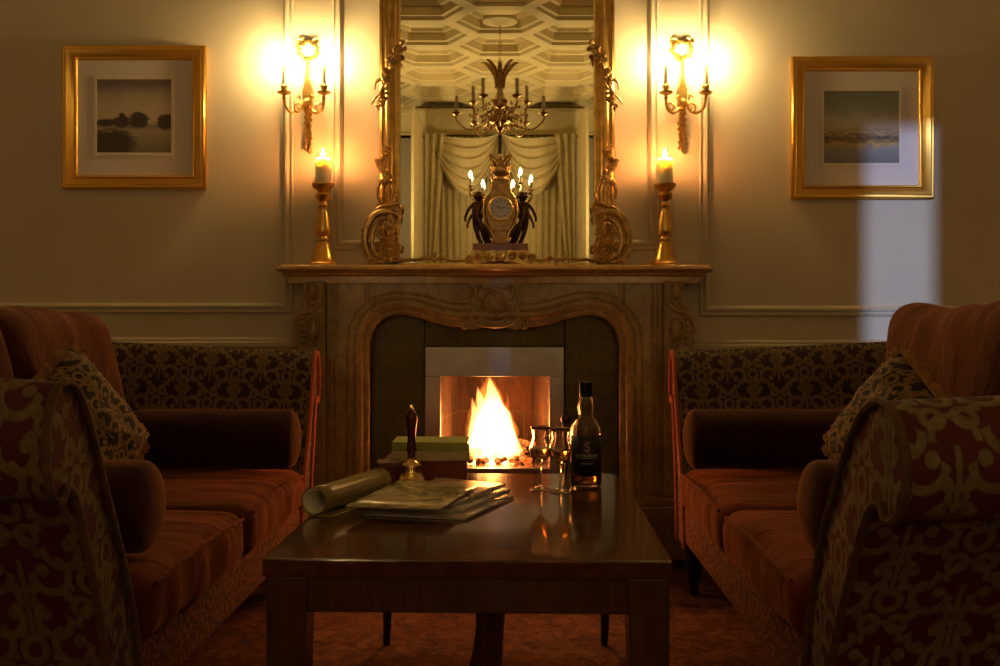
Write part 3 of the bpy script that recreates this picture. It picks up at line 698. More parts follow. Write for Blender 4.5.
# ---------------------------------------------------------------- candlesticks and candles
def candlestick(cx, side):
    Y = 4.05; b = P(cx, 0, Y); b = Vector((b.x, Y, ZS)); k = 1/247.
    st = thing('candlestick', b, 'tall turned gold candlestick on the %s end of the mantel shelf' % side, 'candlestick')
    pr = [(0, 0), (13.5, 0), (14, 2), (11.5, 4), (10, 8), (8.5, 14), (7, 19), (6.5, 22), (4.2, 24), (5.5, 27), (4.5, 29), (7, 31), (7.3, 36), (6.6, 44), (5, 52), (3.8, 58), (5.4, 60), (3.8, 62), (4.2, 65), (7, 67.5), (7.6, 71), (5, 73), (5.5, 75), (9, 77), (11, 79.5), (11, 82), (0, 82)]
    MB().lathe([(r*k, z*k) for r, z in pr], b, 28).build('stem', m_brass if 0 else m_gpic, st, ang=50)
    zt = b+Vector((0, 0, 82*k+.001)); cd = thing('pillar_candle', zt, 'short lit ivory pillar candle in the %s gold candlestick' % side, 'candle')
    MB().lathe([(0, 0), (7.6*k, 0), (7.8*k, 1*k), (7.8*k, 23*k), (7.0*k, 25*k), (5.5*k, 24*k), (0, 23*k)], zt, 24).build('wax', m_wax, cd)
    MB().tube([zt+Vector((0,0,23*k)), zt+Vector((.001,0,27*k))], .001, 6).build('wick', m_wick, cd)
    MB().lathe([(.0005, 25*k), (1.5*k, 26.5*k), (1.9*k, 28.5*k), (1.1*k, 31.5*k), (.0003, 35*k)], zt, 10).build('flame', m_cflame, cd)
candlestick(323, 'left'); candlestick(665, 'right')

# ---------------------------------------------------------------- mantel clock
YC = 4.02; k = 1/250.; C0 = Vector(((500.5-HX)*k, YC, ZS))
ck = thing('mantel_clock', C0, 'ornate gilt mantel clock with white dial held between two dark bronze cherubs', 'clock')
def cp(x, y, d=0): return C0+Vector(((x-500.5)*k, -d, (263.3-y)*k))
b = MB()
b.prism([(cp(x, y).x, cp(x, y).z) for x, y in [(-34+500.5, 262), (-34+500.5, 257), (-30+500.5, 253), (-28+500.5, 249), (28+500.5, 249), (530.5, 253), (534.5, 257), (534.5, 262), (522, 263), (512, 260), (489, 260), (478, 263)]], YC-.045, YC+.045)
for sg in (-1, 1):
    for c_, r in (((12, 255), .018), ((22, 255), .014), ((31, 257), .016)): b.tube(spiral(cp(500.5+sg*c_[0], 0).x, cp(0, c_[1]).z, r, .003, 0, sg*1.5, YC-.05), .005, 6)
    for dx in (29, -0): b.ball(cp(500.5+sg*dx, 262, .03), (.02, .015, .007), 8)
b.ball(cp(500.5, 256, .05), (.02, .012, .018), 10); b.build('base', m_goldd, ck, bevel=.003)
MB().box(cp(473, 0).x, cp(528, 0).x, YC-.04, YC+.04, cp(0, 249.2).z, cp(0, 242).z).build('marble_plinth', simple('rose_marble', (.33, .13, .11), .3, 0, 20, .25), ck, smooth=False, bevel=.003)
b = MB()
pr = [(500.5+a, y) for a, y in [(10, 242), (8, 236), (6.5, 231), (10, 228), (13, 222), (15.5, 213), (15.5, 203), (13, 195), (10, 190), (8.5, 184), (8.5, 178)]]
poly = [(cp(x, y).x, cp(x, y).z) for x, y in pr]; poly += [(2*C0.x-x, z) for x, z in reversed(poly)]
b.prism(poly, YC-.025, YC+.025); b.build('case', simple('dark_gilt_case', (.30, .17, .06), .4, 1, 40, .4), ck, bevel=.004)
b = MB()
for sg in (-1, 1):
    p = smooth_path([cp(500.5+sg*a, y, .028) for a, y in [(7, 240), (8, 232), (14, 222), (17, 210), (15, 198), (10, 190), (9, 182), (11, 177)]]); b.tube(p, .0045, 7)
    p = smooth_path([cp(500.5+sg*a, y, .028) for a, y in [(0, 229), (8, 228), (9, 232)]]); b.tube(p, .004, 6)
    p = smooth_path([cp(500.5+sg*a, y, .02) for a, y in [(2, 160), (6, 156), (10, 153), (9, 158), (3, 164)]]); b.tube(p, .005, 6)
b.tube([cp(500.5+11.5*math.cos(t*PI/12), 207+11.5*math.sin(t*PI/12), .032) for t in range(25)], .0055, 7); b.build('gilt_mounts', m_gold, ck)
MB().lathe([(0, 0), (.043, 0), (.043, .008), (0, .010)], cp(500.5, 207, .026), 32, m=Matrix.Rotation(PI/2, 3, 'X')).build('dial', simple('enamel_dial', (.62, .60, .58), .3), ck)
b = MB()
for h in range(12):
    a = h*PI/6; d = Vector((math.sin(a), 0, math.cos(a))); o = cp(500.5, 207, .0365)
    s_ = Vector((math.cos(a), 0, -math.sin(a)))*.0016; b.add([o+d*.029-s_, o+d*.036-s_, o+d*.036+s_, o+d*.029+s_, ], [(0,1,2,3)])
b.build('hour_markers', m_dark, ck, solid=.0006, smooth=False)
b = MB(); o = cp(500.5, 207, .038); b.tube([o, o+Vector((-.018, 0, .009))], .0016, 6).tube([o, o+Vector((.026, 0, .004))], .0012, 6).ball(o, .003, 6); b.build('hands', m_dark, ck)
b = MB().lathe([(0, 0), (.034, 0), (.036, .006), (.026, .01), (.022, .018), (.034, .03), (.040, .045), (.036, .06), (.024, .066), (.026, .074), (.016, .084), (.006, .09), (.01, .1), (.006, .108), (0, .115)], cp(500.5, 179), 20, m=Matrix.Diagonal((1, .7, 1)))
for i in range(10): a = i*PI/5; b.ball(cp(500.5, 162)+Vector((.036*math.cos(a), .025*math.sin(a), 0)), (.008, .008, .012), 6)
b.build('urn_finial', m_goldd, ck)
def figure(sg, legk):
    me = bpy.data.meshes.new('cherub')
    J = {'pel': (19, 214), 'ch': (17, 204), 'nk': (16.5, 199.5), 'hd': (16.5, 195), 'hd2': (16.5, 192.5), 'sl': (12.5, 202), 'el': (8, 206), 'hl': (7, 199), 'sr': (21, 202), 'er': (26, 207), 'hr': (29.5, 215), 'h2': (29.5, 220),
         'l1': (16.5, 217), 'k1': (15, 227), 'a1': (14, 238), 't1': (11, 241), 'l2': (20.5, 217), 'k2': (21, 228), 'a2': (20, 238), 't2': (18, 241), 'w1': (12, 225), 'w2': (9, 236)}
    R = {'pel': 4.4, 'ch': 4.3, 'nk': 1.9, 'hd': 3.5, 'hd2': 3.4, 'sl': 2, 'el': 1.5, 'hl': 1.1, 'sr': 2, 'er': 1.5, 'hr': 1.2, 'h2': 1.1, 'l1': 2.9, 'k1': 2.1, 'a1': 1.4, 't1': 1.3, 'l2': 2.9, 'k2': 2.1, 'a2': 1.4, 't2': 1.3, 'w1': 1.8, 'w2': 1.1}
    dep = {'el': .012, 'hl': .01, 'er': .01, 'k1': .014, 'a1': .004, 't1': .012, 't2': .012, 'w1': .012, 'w2': .012}
    E = [('pel','ch'),('ch','nk'),('nk','hd'),('hd','hd2'),('ch','sl'),('sl','el'),('el','hl'),('ch','sr'),('sr','er'),('er','hr'),('hr','h2'),('pel','l1'),('l1','k1'),('k1','a1'),('a1','t1'),('pel','l2'),('l2','k2'),('k2','a2'),('a2','t2'),('l1','w1'),('w1','w2')]
    nm = list(J); me.from_pydata([cp(500.5+sg*(J[n][0]+6*max(0, min(1, (240-J[n][1])/20))), J[n][1], dep.get(n, 0))-C0 for n in nm], [(nm.index(a), nm.index(b_)) for a, b_ in E], [])
    o = bpy.data.objects.new('cherub_figure', me); COL.objects.link(o); o.parent = ck; me.materials.append(m_bronze)
    o.modifiers.new('skin', 'SKIN'); 
    sv = me.skin_vertices[0].data if me.skin_vertices else None
    if sv is None: me.skin_vertices.new() if hasattr(me.skin_vertices, 'new') else None
    for i, n in enumerate(nm):
        me.skin_vertices[0].data[i].radius = tuple([R[n]*k*(1.75 if n in ('hd', 'hd2') else 1.0 if n == 'nk' else 1.2)]*2)
    me.skin_vertices[0].data[0].use_root = True
    s = o.modifiers.new('sub', 'SUBSURF'); s.levels = 2; s.render_levels = 2; o['label'] = 'dark bronze cherub figure'
    ORG[o.name] = C0
    MB().ball(cp(500.5+sg*22.5, 193.5, .004), (.0145, .015, .0175), 14).build('head', m_bronze, o)
    h = MB()
    for i in range(22): a = i*2.4; h.ball(cp(500.5+sg*22.5+3.3*math.cos(a), 191.2+2.2*math.sin(a*1.3)*(.6), -.004+.010*math.sin(a)), .0055, 6)
    h.build('hair_curls', m_bronze, o)
def ensure_skin(fn):
    try: fn(-1, 0); fn(1, 0)
    except Exception as e: print('FIGURE FAIL', e)
ensure_skin(figure)

# candelabrum behind the clock
YQ = 4.115; Q0 = Vector(((501-HX)/243, YQ, ZS))
cd = thing('candelabrum', Q0, 'small brass candelabrum with five lit candle bulbs behind the mantel clock', 'candelabrum')
MB().lathe([(0, 0), (.028, 0), (.028, .01), (.01, .02), (.007, .1), (.01, .2), (.007, .27), (0, .28)], Q0, 20).build('stem', m_brass, cd)
for x, y in ((470.5, 172), (483, 181), (513, 181), (520.5, 169), (531, 176)):
    e = P(x, y+14, YQ-.004); o = Q0+Vector((0, 0, .22)); a = MB(); m1 = o.lerp(e, .45)-Vector((0, 0, .03)); m2 = e-Vector((0, 0, .03))
    p = smooth_path([o, m1, m2, e]); a.tube(p, .0035, 7); a.lathe([(.003, -.006), (.012, 0), (.006, .003), (0, .004)], e, 12)
    ao = a.build('arm', m_brass, cd); MB().lathe([(0, .003), (.0055, .003), (.0055, .033), (0, .034)], e, 10).build('candle_sleeve', m_sleeve, ao)
    MB().lathe([(.003, .034), (.006, .040), (.0075, .046), (.006, .054), (.0005, .064)], e, 10).build('bulb', m_bulb2, ao)

# ---------------------------------------------------------------- pictures
def print_mat(kind):
    t = NT('landscape_print_'+kind); c = t.co('UV'); sp = t.new('ShaderNodeSeparateXYZ'); t.link(c, sp.inputs[0]); x, y = sp.outputs[0], sp.outputs[1]
    n = t.noise(c, 5, 6, .6, .8); n2 = t.noise(t.co('UV', (3, 9, 1)), 3, 5, .6, .3); yy = t.m('ADD', y, t.m('MULTIPLY', t.m('SUBTRACT', n, .5), .10 if kind == 'dusk' else .22))
    if kind == 'dusk':
        sky = t.ramp(yy, [(0, (.16, .13, .11)), (.3, (.42, .35, .25)), (.36, (.24, .19, .16)), (.44, (.60, .50, .42)), (.62, (.56, .45, .34)), (.8, (.40, .33, .27)), (.93, (.16, .12, .14))])
        def blob(cx, cy, rx, ry):
            a = t.m('DIVIDE', t.m('SUBTRACT', x, cx), rx); b_ = t.m('DIVIDE', t.m('SUBTRACT', y, cy), ry)
            return t.m('SUBTRACT', 1.0, t.m('ADD', t.m('MULTIPLY', a, a), t.m('MULTIPLY', b_, b_)))
        m = blob(.56, .44, .15, .12)
        for q_ in (blob(.33, .42, .14, .09), blob(.93, .42, .13, .12), blob(.12, .41, .16, .06), blob(.2, .12, .35, .22), blob(.34, .5, .05, .05)): m = t.m('MAXIMUM', m, q_)
        m = t.m('ADD', m, t.m('MULTIPLY', t.m('SUBTRACT', n2, .5), 1.6)); mr_ = t.new('ShaderNodeMapRange'); t.link(m, mr_.inputs[0]); mr_.inputs[1].default_value = -.1; mr_.inputs[2].default_value = .45
        col = t.mix(mr_.outputs[0], sky, (.03, .02, .025))
    else:
        sky = t.ramp(yy, [(0, (.16, .17, .21)), (.2, (.27, .26, .28)), (.26, (.50, .36, .13)), (.33, (.18, .12, .07)), (.42, (.44, .34, .23)), (.60, (.42, .39, .37)), (.72, (.22, .27, .28)), (.9, (.17, .20, .20))])
        m = t.m('MULTIPLY', t.m('SUBTRACT', n2, .45), t.m('MAXIMUM', 0.0, t.m('SUBTRACT', 1.0, t.m('MULTIPLY', t.m('ABSOLUTE', t.m('SUBTRACT', y, .36)), 7.0))))
        col = t.mix(t.m('MINIMUM', 1.0, t.m('MULTIPLY', t.m('MAXIMUM', m, 0.0), 7.0)), sky, (.05, .04, .03))
    t.set(Base_Color=col, Roughness=.7); return t.mat
def picture(x0, x1, y0, y1, ins, kind, label):
    A = P(x0, y1, YW); B = P(x1, y0, YW); t = thing('framed_picture', ((A.x+B.x)/2, YW, A.z), label, 'picture', 'pair of framed landscape prints')
    fw = 14/238
    pr = [(0, 0), (0, .026), (-.006, .032), (-.012, .030), (-.018, .034), (-.030, .028), (-.044, .016), (-.048, .020), (-.054, .020), (-fw, .012), (-fw, 0)]
    MB().sweep([(A.x, A.z), (A.x, B.z), (B.x, B.z), (B.x, A.z)], pr, YW-.001, True).build('frame', m_gpic, t, ang=60)
    MB().box(A.x+fw-.006, B.x-fw+.006, YW-.010, YW-.002, A.z+fw-.006, B.z-fw+.006).build('mount', m_mat, t, smooth=False)
    a = P(ins[0], ins[3], YW); b_ = P(ins[1], ins[2], YW)
    MB().sweep([(a.x, a.z), (a.x, b_.z), (b_.x, b_.z), (b_.x, a.z)], [(0, 0), (.0, .003), (.012, .003), (.013, 0)], YW-.010, True).build('mount_bevel', simple('white_card', (.75, .70, .66), .7), t, smooth=False)
    MB().grid(lambda u, v: (a.x+(b_.x-a.x)*u, YW-.0115, a.z+(b_.z-a.z)*v), 1, 1, lambda u, v: (u, v)).build('print', print_mat(kind), t, smooth=False, solid=.0006)
    MB().box(A.x+fw-.004, B.x-fw+.004, YW-.0165, YW-.0155, A.z+fw-.004, B.z-fw+.004).build('glass_pane', m_pane, t, smooth=False)
picture(65, 207, 47, 189.5, (98, 172, 80, 153), 'dusk', 'gold framed print of dark trees beside pale water, hanging left of the sconces')
picture(790, 931.5, 58, 199.5, (823, 898, 91.5, 163.5), 'meadow', 'gold framed print of a pale misty meadow skyline, hanging right of the sconces')

# ---------------------------------------------------------------- coffee table
TH = .5; AN = math.radians(1.6); TC = Vector((-.053, 2.615, 0))
TM = Matrix.Translation(TC) @ Matrix.Rotation(-AN, 4, 'Z')
tb = thing('coffee_table', TC, 'polished dark wood coffee table in front of the fire', 'table')
hw, hl = .422, .565
MB().box(-hw, hw, -hl, hl, TH-.038, TH, TM).build('tabletop', m_table, tb, smooth=False, bevel=.004, seg=3)
MB().box(-hw+.05, hw-.05, -hl+.018, -hl+.045, TH-.115, TH-.0385, TM).build('apron', m_tleg, tb, smooth=False, bevel=.002)
MB().box(-hw+.05, hw-.05, hl-.045, hl-.018, TH-.115, TH-.0385, TM).build('apron', m_tleg, tb, smooth=False, bevel=.002)
for sg in (-1, 1): MB().box(sg*(hw-.018) if sg < 0 else hw-.045, sg*(hw-.045) if sg < 0 else hw-.018, -hl+.05, hl-.05, TH-.115, TH-.0385, TM).build('apron', m_tleg, tb, smooth=False, bevel=.002)
for sg in (-1, 1):
    xo = sg*(hw-.006); xi = sg*(hw-.092); xib = sg*(hw-.080); b = MB()
    vs = [TM @ Vector(p) for p in [(xo, -hl+.006, 0), (xib, -hl+.006, 0), (xib, -hl+.085, 0), (xo, -hl+.085, 0), (xo, -hl+.006, TH-.0385), (xi, -hl+.006, TH-.0385), (xi, -hl+.092, TH-.0385), (xo, -hl+.092, TH-.0385)]]
    b.add(vs, [(0,1,2,3), (4,5,6,7), (0,1,5,4), (1,2,6,5), (2,3,7,6), (3,0,4,7)]).build('leg', m_tleg, tb, smooth=False, bevel=.003)
for x in (-.345, .317):
    b = MB(); b.tube([(x, 3.04, 0), (x+.002, 3.04, .06), (x, 3.04, .25), (x, 3.04, TH-.0385)], [.011, .013, .018, .026], 4); tag(b.build('leg', m_dark, tb, smooth=False, bevel=.002), 'slim black tapered rear leg')
for d, off in ((-1, 0), (1, .035)):
    p = smooth_path([Vector((-.038+off, 2.66, TH-.0385)), Vector((-.042+off, 2.64, .22)), Vector((-.052+off*1.1-.0, 2.60, .12)), Vector((-.085+off*1.9, 2.54, .035)), Vector((-.10+off*2.2, 2.50, .0))])
    MB().tube(p, .022, 6).build('splayed_support', m_redwood, tb)

# ---- things on the table
tz = TH+.0008
def R4(x, y, z, a): return Matrix.Translation((x, y, z)) @ Matrix.Rotation(a, 4, 'Z')
m_page = simple('page_block', (.62, .54, .38), .8, 0, 60, .1)
def book(cx, cy, z, w_, d, h, ang, col, label):
    m = R4(cx, cy, z, ang); t = thing('book', (cx, cy, z), label, 'book', 'hardback books stacked behind the bell')
    cvr = simple('book_cloth', col, .6, 0, 60, .2); b = MB(); c_ = .0035
    b.box(-w_/2, w_/2, -d/2, d/2, 0, c_, m).box(-w_/2, w_/2, -d/2, d/2, h-c_, h, m).box(-w_/2, w_/2, -d/2, -d/2+c_, c_, h-c_, m)
    b.build('cover', cvr, t, smooth=False, bevel=.001)
    MB().box(-w_/2+.005, w_/2-.005, -d/2+c_, d/2-.005, c_, h-c_, m).build('pages', m_page, t, smooth=False)
x0 = P(383, 0, 3.02).x; x1 = P(467, 0, 3.02).x
book((x0+x1)/2, 3.09, tz, x1-x0, .155, .062, .0, (.16, .022, .015), 'thick dark red book at the bottom of the stack behind the bell')
book((P(391, 0, 3.0).x+P(467, 0, 3.0).x)/2+.002, 3.09, tz+.0625, .235, .15, .030, .02, (.52, .46, .30), 'cream book in the middle of the stack behind the bell')
book((P(393, 0, 3.0).x+P(466, 0, 3.0).x)/2, 3.085, tz+.093, .228, .145, .026, -.01, (.36, .38, .10), 'olive green book on top of the stack behind the bell')
# small wooden box beside the books
bxo = thing('wooden_box', (P(391, 0, 2.95).x, 2.955, tz), 'small red-brown wooden box left of the hand bell', 'box')
m = R4(P(389, 0, 2.97).x, 2.97, tz, .12)
b = MB(); vs = [m @ Vector(p) for p in [(-.022, -.03, 0), (.022, -.03, 0), (.022, .03, 0), (-.022, .03, 0), (-.033, -.036, .062), (.033, -.036, .062), (.033, .036, .062), (-.033, .036, .062)]]
b.add(vs, [(0,1,2,3), (4,5,6,7), (0,1,5,4), (1,2,6,5), (2,3,7,6), (3,0,4,7)]).build('body', m_redwood, bxo, smooth=False, bevel=.002)
MB().box(-.034, .034, -.037, .037, .0622, .069, m).build('lid', m_redwood, bxo, smooth=False, bevel=.002)
# hand bell
BS = Matrix.Diagonal((1.0, 1.0, 1.06)); BL = Vector((P(411.5, 0, 2.90).x, 2.90, tz)); bl = thing('hand_bell', BL, 'brass hand bell with dark turned wooden handle standing on the table', 'bell')
MB().lathe([(.056, 0), (.058, .004), (.052, .012), (.040, .026), (.032, .042), (.029, .055), (.030, .062), (.026, .070), (.016, .075), (.012, .080), (.014, .084), (0, .086)], BL, 32, m=BS).build('bell_cup', m_brass, bl, ang=60)
MB().lathe([(.008, .083), (.013, .088), (.011, .096), (.016, .105), (.0135, .118), (.0115, .135), (.013, .16), (.0165, .185), (.017, .198), (.012, .210), (.007, .214), (0, .215)], BL, 20, m=BS).build('handle', simple('dark_handle_wood', (.07, .012, .008), .25, 0, 10, .2), bl)
MB().lathe([(.006, .214), (.008, .218), (.006, .226), (0, .229)], BL, 14, m=BS).build('finial', m_brass, bl)
# magazines
def mag_mat(name, cols, sc):
    t = NT(name); c = t.co(); n = t.noise(c, sc, 6, .7, 1.5); n2 = t.noise(c, sc*.4, 3, .5, .5)
    st = [(.3+.45*i/(len(cols)-1), q_) for i, q_ in enumerate(cols)]
    t.set(Base_Color=t.mix(t.ramp(n2, [(.45, (0,0,0)), (.55, (1,1,1))]), t.ramp(n, st), t.ramp(n, st[::-1] if 0 else [(p, c2) for (p, _), (_, c2) in zip(st, st[::-1])])), Roughness=.25); return t.mat
def magazine(pts, z, h, mat, label, curl=0):
    cxy = sum((Vector(p) for p in pts), Vector((0, 0)))/4
    t = thing('magazine', (cxy.x, cxy.y, z), label, 'magazine', 'magazines piled on the table')
    def fn(zz, shrink=0):
        def g(u, v):
            a = Vector(pts[0]).lerp(Vector(pts[1]), u); b_ = Vector(pts[3]).lerp(Vector(pts[2]), u); p = a.lerp(b_, v); p = p+(cxy-p)*shrink
            return (p.x, p.y, zz+curl*(4*(u-.5)**2)*.6+curl*(1-v)*.3*math.sin(u*3))
        return g
    pg = MB()
    for i in range(5): pg.grid(fn(z+.0006+(h-.0018)*i/4, .012+.006*(i % 2)), 12, 4)
    n = 13*5
    b = MB(); top_ = fn(z+h-.0012, .015); bot = fn(z+.0006, .015)
    b.grid(top_, 12, 4).grid(bot, 12, 4)
    for e in (0, 1): b.grid(lambda u, v: Vector(bot(u, e)).lerp(Vector(top_(u, e)), v), 12, 1); b.grid(lambda u, v: Vector(bot(e, u)).lerp(Vector(top_(e, u)), v), 4, 1)
    b.build('pages', m_page2, t, smooth=False)
    MB().grid(fn(z+h-.0004), 12, 4).build('cover', mat, t, solid=.0006)
m_page2 = simple('glossy_page_edges', (.50, .46, .48), .4, 0, 80, .3)
def tp(x, y, z=TH): s = (y-HY)/(1-z); return ((x-HX)/s, F/s)
mA = mag_mat('magazine_print_blue', [(.45, .40, .44), (.18, .16, .20), (.60, .50, .42), (.12, .06, .06)], 11)
mB = mag_mat('magazine_print_red', [(.50, .16, .10), (.10, .04, .03), (.60, .42, .30), (.07, .05, .03)], 12)
mC = mag_mat('magazine_print_green', [(.50, .36, .16), (.15, .13, .04), (.70, .58, .36), (.30, .09, .04)], 11)
magazine([tp(362, 516), tp(466, 521), tp(515, 498), tp(425, 488)], tz, .006, mA, 'grey magazine at the bottom of the pile with its edge toward the camera')
magazine([tp(380, 512), tp(462, 517), tp(511, 495), tp(430, 487)], tz+.0062, .010, mA, 'pale magazine second from the bottom of the pile')
magazine([tp(388, 512), tp(455, 514), tp(506, 493), tp(436, 486)], tz+.0164, .009, mB, 'reddish magazine under the colourful one in the pile')
magazine([tp(345, 508, .527), tp(441, 511, .527), tp(478, 488, .527), tp(404, 480, .527)], tz+.0256, .004, mC, 'green and orange magazine lying open-faced on top of the pile', .004)
# rolled magazine
def rolled():
    A = Vector((*tp(314, 517), 0)); B = Vector((*tp(386, 492), 0)); d = (B-A).normalized(); n_ = Vector((d.y, -d.x, 0)); Lg = .345
    prof = []
    # flat tail then a roll (cross-section in n_, z)
    for i in range(8): prof.append((.05-.05*i/7, .0015))
    R = .036
    for i in range(30):
        a = -PI/2-i/29*2*PI*.93; r = R-(.004)*i/29; prof.append((-.0+r*math.cos(a)*1.05, R+.0015+r*math.sin(a)))
    for i in range(8): prof.append((-.004+.006*i/7+.0, R+.012-.030*i/7+.018))
    t = thing('rolled_magazine', (A+B)/2+Vector((0, 0, tz)), 'magazine with its cover curled back into a roll, on the left edge of the table', 'magazine', 'magazines piled on the table')
    L_ = [A+n_*u+Vector((0, 0, tz+w_)) for u, w_ in prof[:38]]
    b = MB().grid(lambda u, v: tuple(L_[min(37, int(round(u*37)))]+d*Lg*v), 37, 6); b.build('cover', simple('gold_glossy_cover', (.26, .20, .07), .2), t, solid=.0022)
    L2 = []
    for i in range(24):
        a = -PI/2-i/23*2*PI*.55; r = R-.006; L2.append(A+n_*(r*math.cos(a)*1.05)+Vector((0, 0, tz+R+.0015+r*math.sin(a))))
    MB().grid(lambda u, v: tuple(L2[min(23, int(round(u*23)))]+d*(.002+(Lg-.004)*v)), 23, 4).build('pages', simple('white_pages', (.80, .77, .70), .5), t, solid=.006)
rolled()
# tulip glasses
def tulip(cx, by, label):
    x, Y = tp(cx, by); o = Vector((x, Y, tz)); t = thing('tulip_glass', o, label, 'glass', 'pair of tulip whisky glasses')
    out = [(0, .0), (.031, .0), (.0315, .0015), (.020, .0045), (.006, .009), (.0042, .015), (.0038, .055), (.0045, .074), (.012, .082), (.027, .096), (.0335, .110), (.0325, .124), (.026, .142), (.024, .155), (.027, .172), (.0295, .181)]
    inn = [(.0286, .181), (.0258, .171), (.0230, .155), (.0250, .142), (.0315, .124), (.0325, .110), (.026, .0975), (.011, .0835), (0, .081)]
    MB().lathe(out+inn, o, 40, cap=False).build('bowl_and_stem', m_clear, t, ang=80)
    MB().lathe([(0, .0815), (.0106, .0838), (.0256, .0978), (.0321, .110), (.0316, .118), (0, .118)], o, 32, cap=False).build('whisky', m_whisky, t, ang=60)
tulip(541, 489.5, 'left one of the two stemmed tulip glasses holding whisky'); tulip(560.5, 492, 'right one of the two stemmed tulip glasses, beside the bottle')
# bottle
x, Y = tp(586, 486); BO = Vector((x, Y, tz)); bo = thing('whisky_bottle', BO, 'clear whisky bottle with black label and black capsule, standing beside the glasses', 'bottle')
R_ = .0460
out = [(0, .004), (.034, .0), (.0435, .003), (R_, .010), (R_, .156), (.0448, .168), (.0405, .180), (.033, .190), (.0265, .196), (.0225, .203), (.0225, .214), (.0248, .232), (.0235, .250), (.0190, .262), (.0175, .270), (.0160, .300)]
inn = [(.0120, .300), (.0130, .270), (.0160, .262), (.0205, .249), (.0218, .232), (.0195, .214), (.0195, .205), (.0235, .198), (.030, .190), (.0375, .178), (.0415, .167), (.0425, .156), (.0425, .014), (.034, .008), (0, .010)]
MB().lathe(out+inn, BO, 44, cap=False).build('bottle_glass', m_bglass, bo, ang=60)
MB().lathe([(0, .0105), (.034, .0085), (.0422, .0145), (.0422, .145), (0, .145)], BO, 40, cap=False).build('whisky', m_whisky, bo, ang=60)
MB().lathe([(.0182, .262), (.0192, .264), (.0190, .300), (.0195, .303), (.0190, .306), (0, .3065)], BO, 28).build('capsule', simple('black_capsule', (.012, .010, .010), .3), bo, ang=60)
m_lab = simple('black_label_paper', (.010, .008, .010), .45)
def wrap(u, z, r=R_+.0006): a = -PI/2+u/r; return BO+Vector((r*math.cos(a), r*math.sin(a), z))
lab = MB().grid(lambda u, v: tuple(wrap((u-.5)*.116, .034+.118*v)), 24, 2).build('label', m_lab, bo, solid=.0004)
def text(body, size, u, z, mat, r, parent, name='lettering', base=BO, curved=True):
    cu = bpy.data.curves.new(name, 'FONT'); cu.body = body; cu.size = size; cu.align_x = 'CENTER'; cu.align_y = 'CENTER'; cu.extrude = .00015
    o = bpy.data.objects.new(name, cu); COL.objects.link(o); dg = bpy.context.evaluated_depsgraph_get(); me = bpy.data.meshes.new_from_object(o.evaluated_get(dg))
    bpy.data.objects.remove(o)
    for v in me.vertices:
        x_, y_, e_ = v.co; rr = r+e_+.0003; a = -PI/2+(u+x_)/r; v.co = Vector((rr*math.cos(a), rr*math.sin(a), z+y_))+base-ORG[parent.name]
    o = bpy.data.objects.new(name, me); COL.objects.link(o); me.materials.clear(); me.materials.append(mat); o.parent = parent; ORG[o.name] = ORG[parent.name]
m_txt = simple('silver_print', (.60, .56, .58), .5); m_cop = simple('copper_print', (.45, .22, .16), .4)
text('S', .040, 0, .119, m_cop, R_+.001, lab, 'emblem'); text('SPRINGBANK', .0115, 0, .094, m_txt, R_+.001, lab)
text('SINGLE MALT', .0062, 0, .072, m_txt, R_+.001, lab); text('AGED 12 YEARS', .0035, 0, .078, m_txt, R_+.001, lab) if 0 else None
MB().grid(lambda u, v: tuple(wrap((u-.5)*.070, .0862+.0012*v, R_+.0012)), 12, 1).build('label_rule', m_txt, lab, solid=.0003)

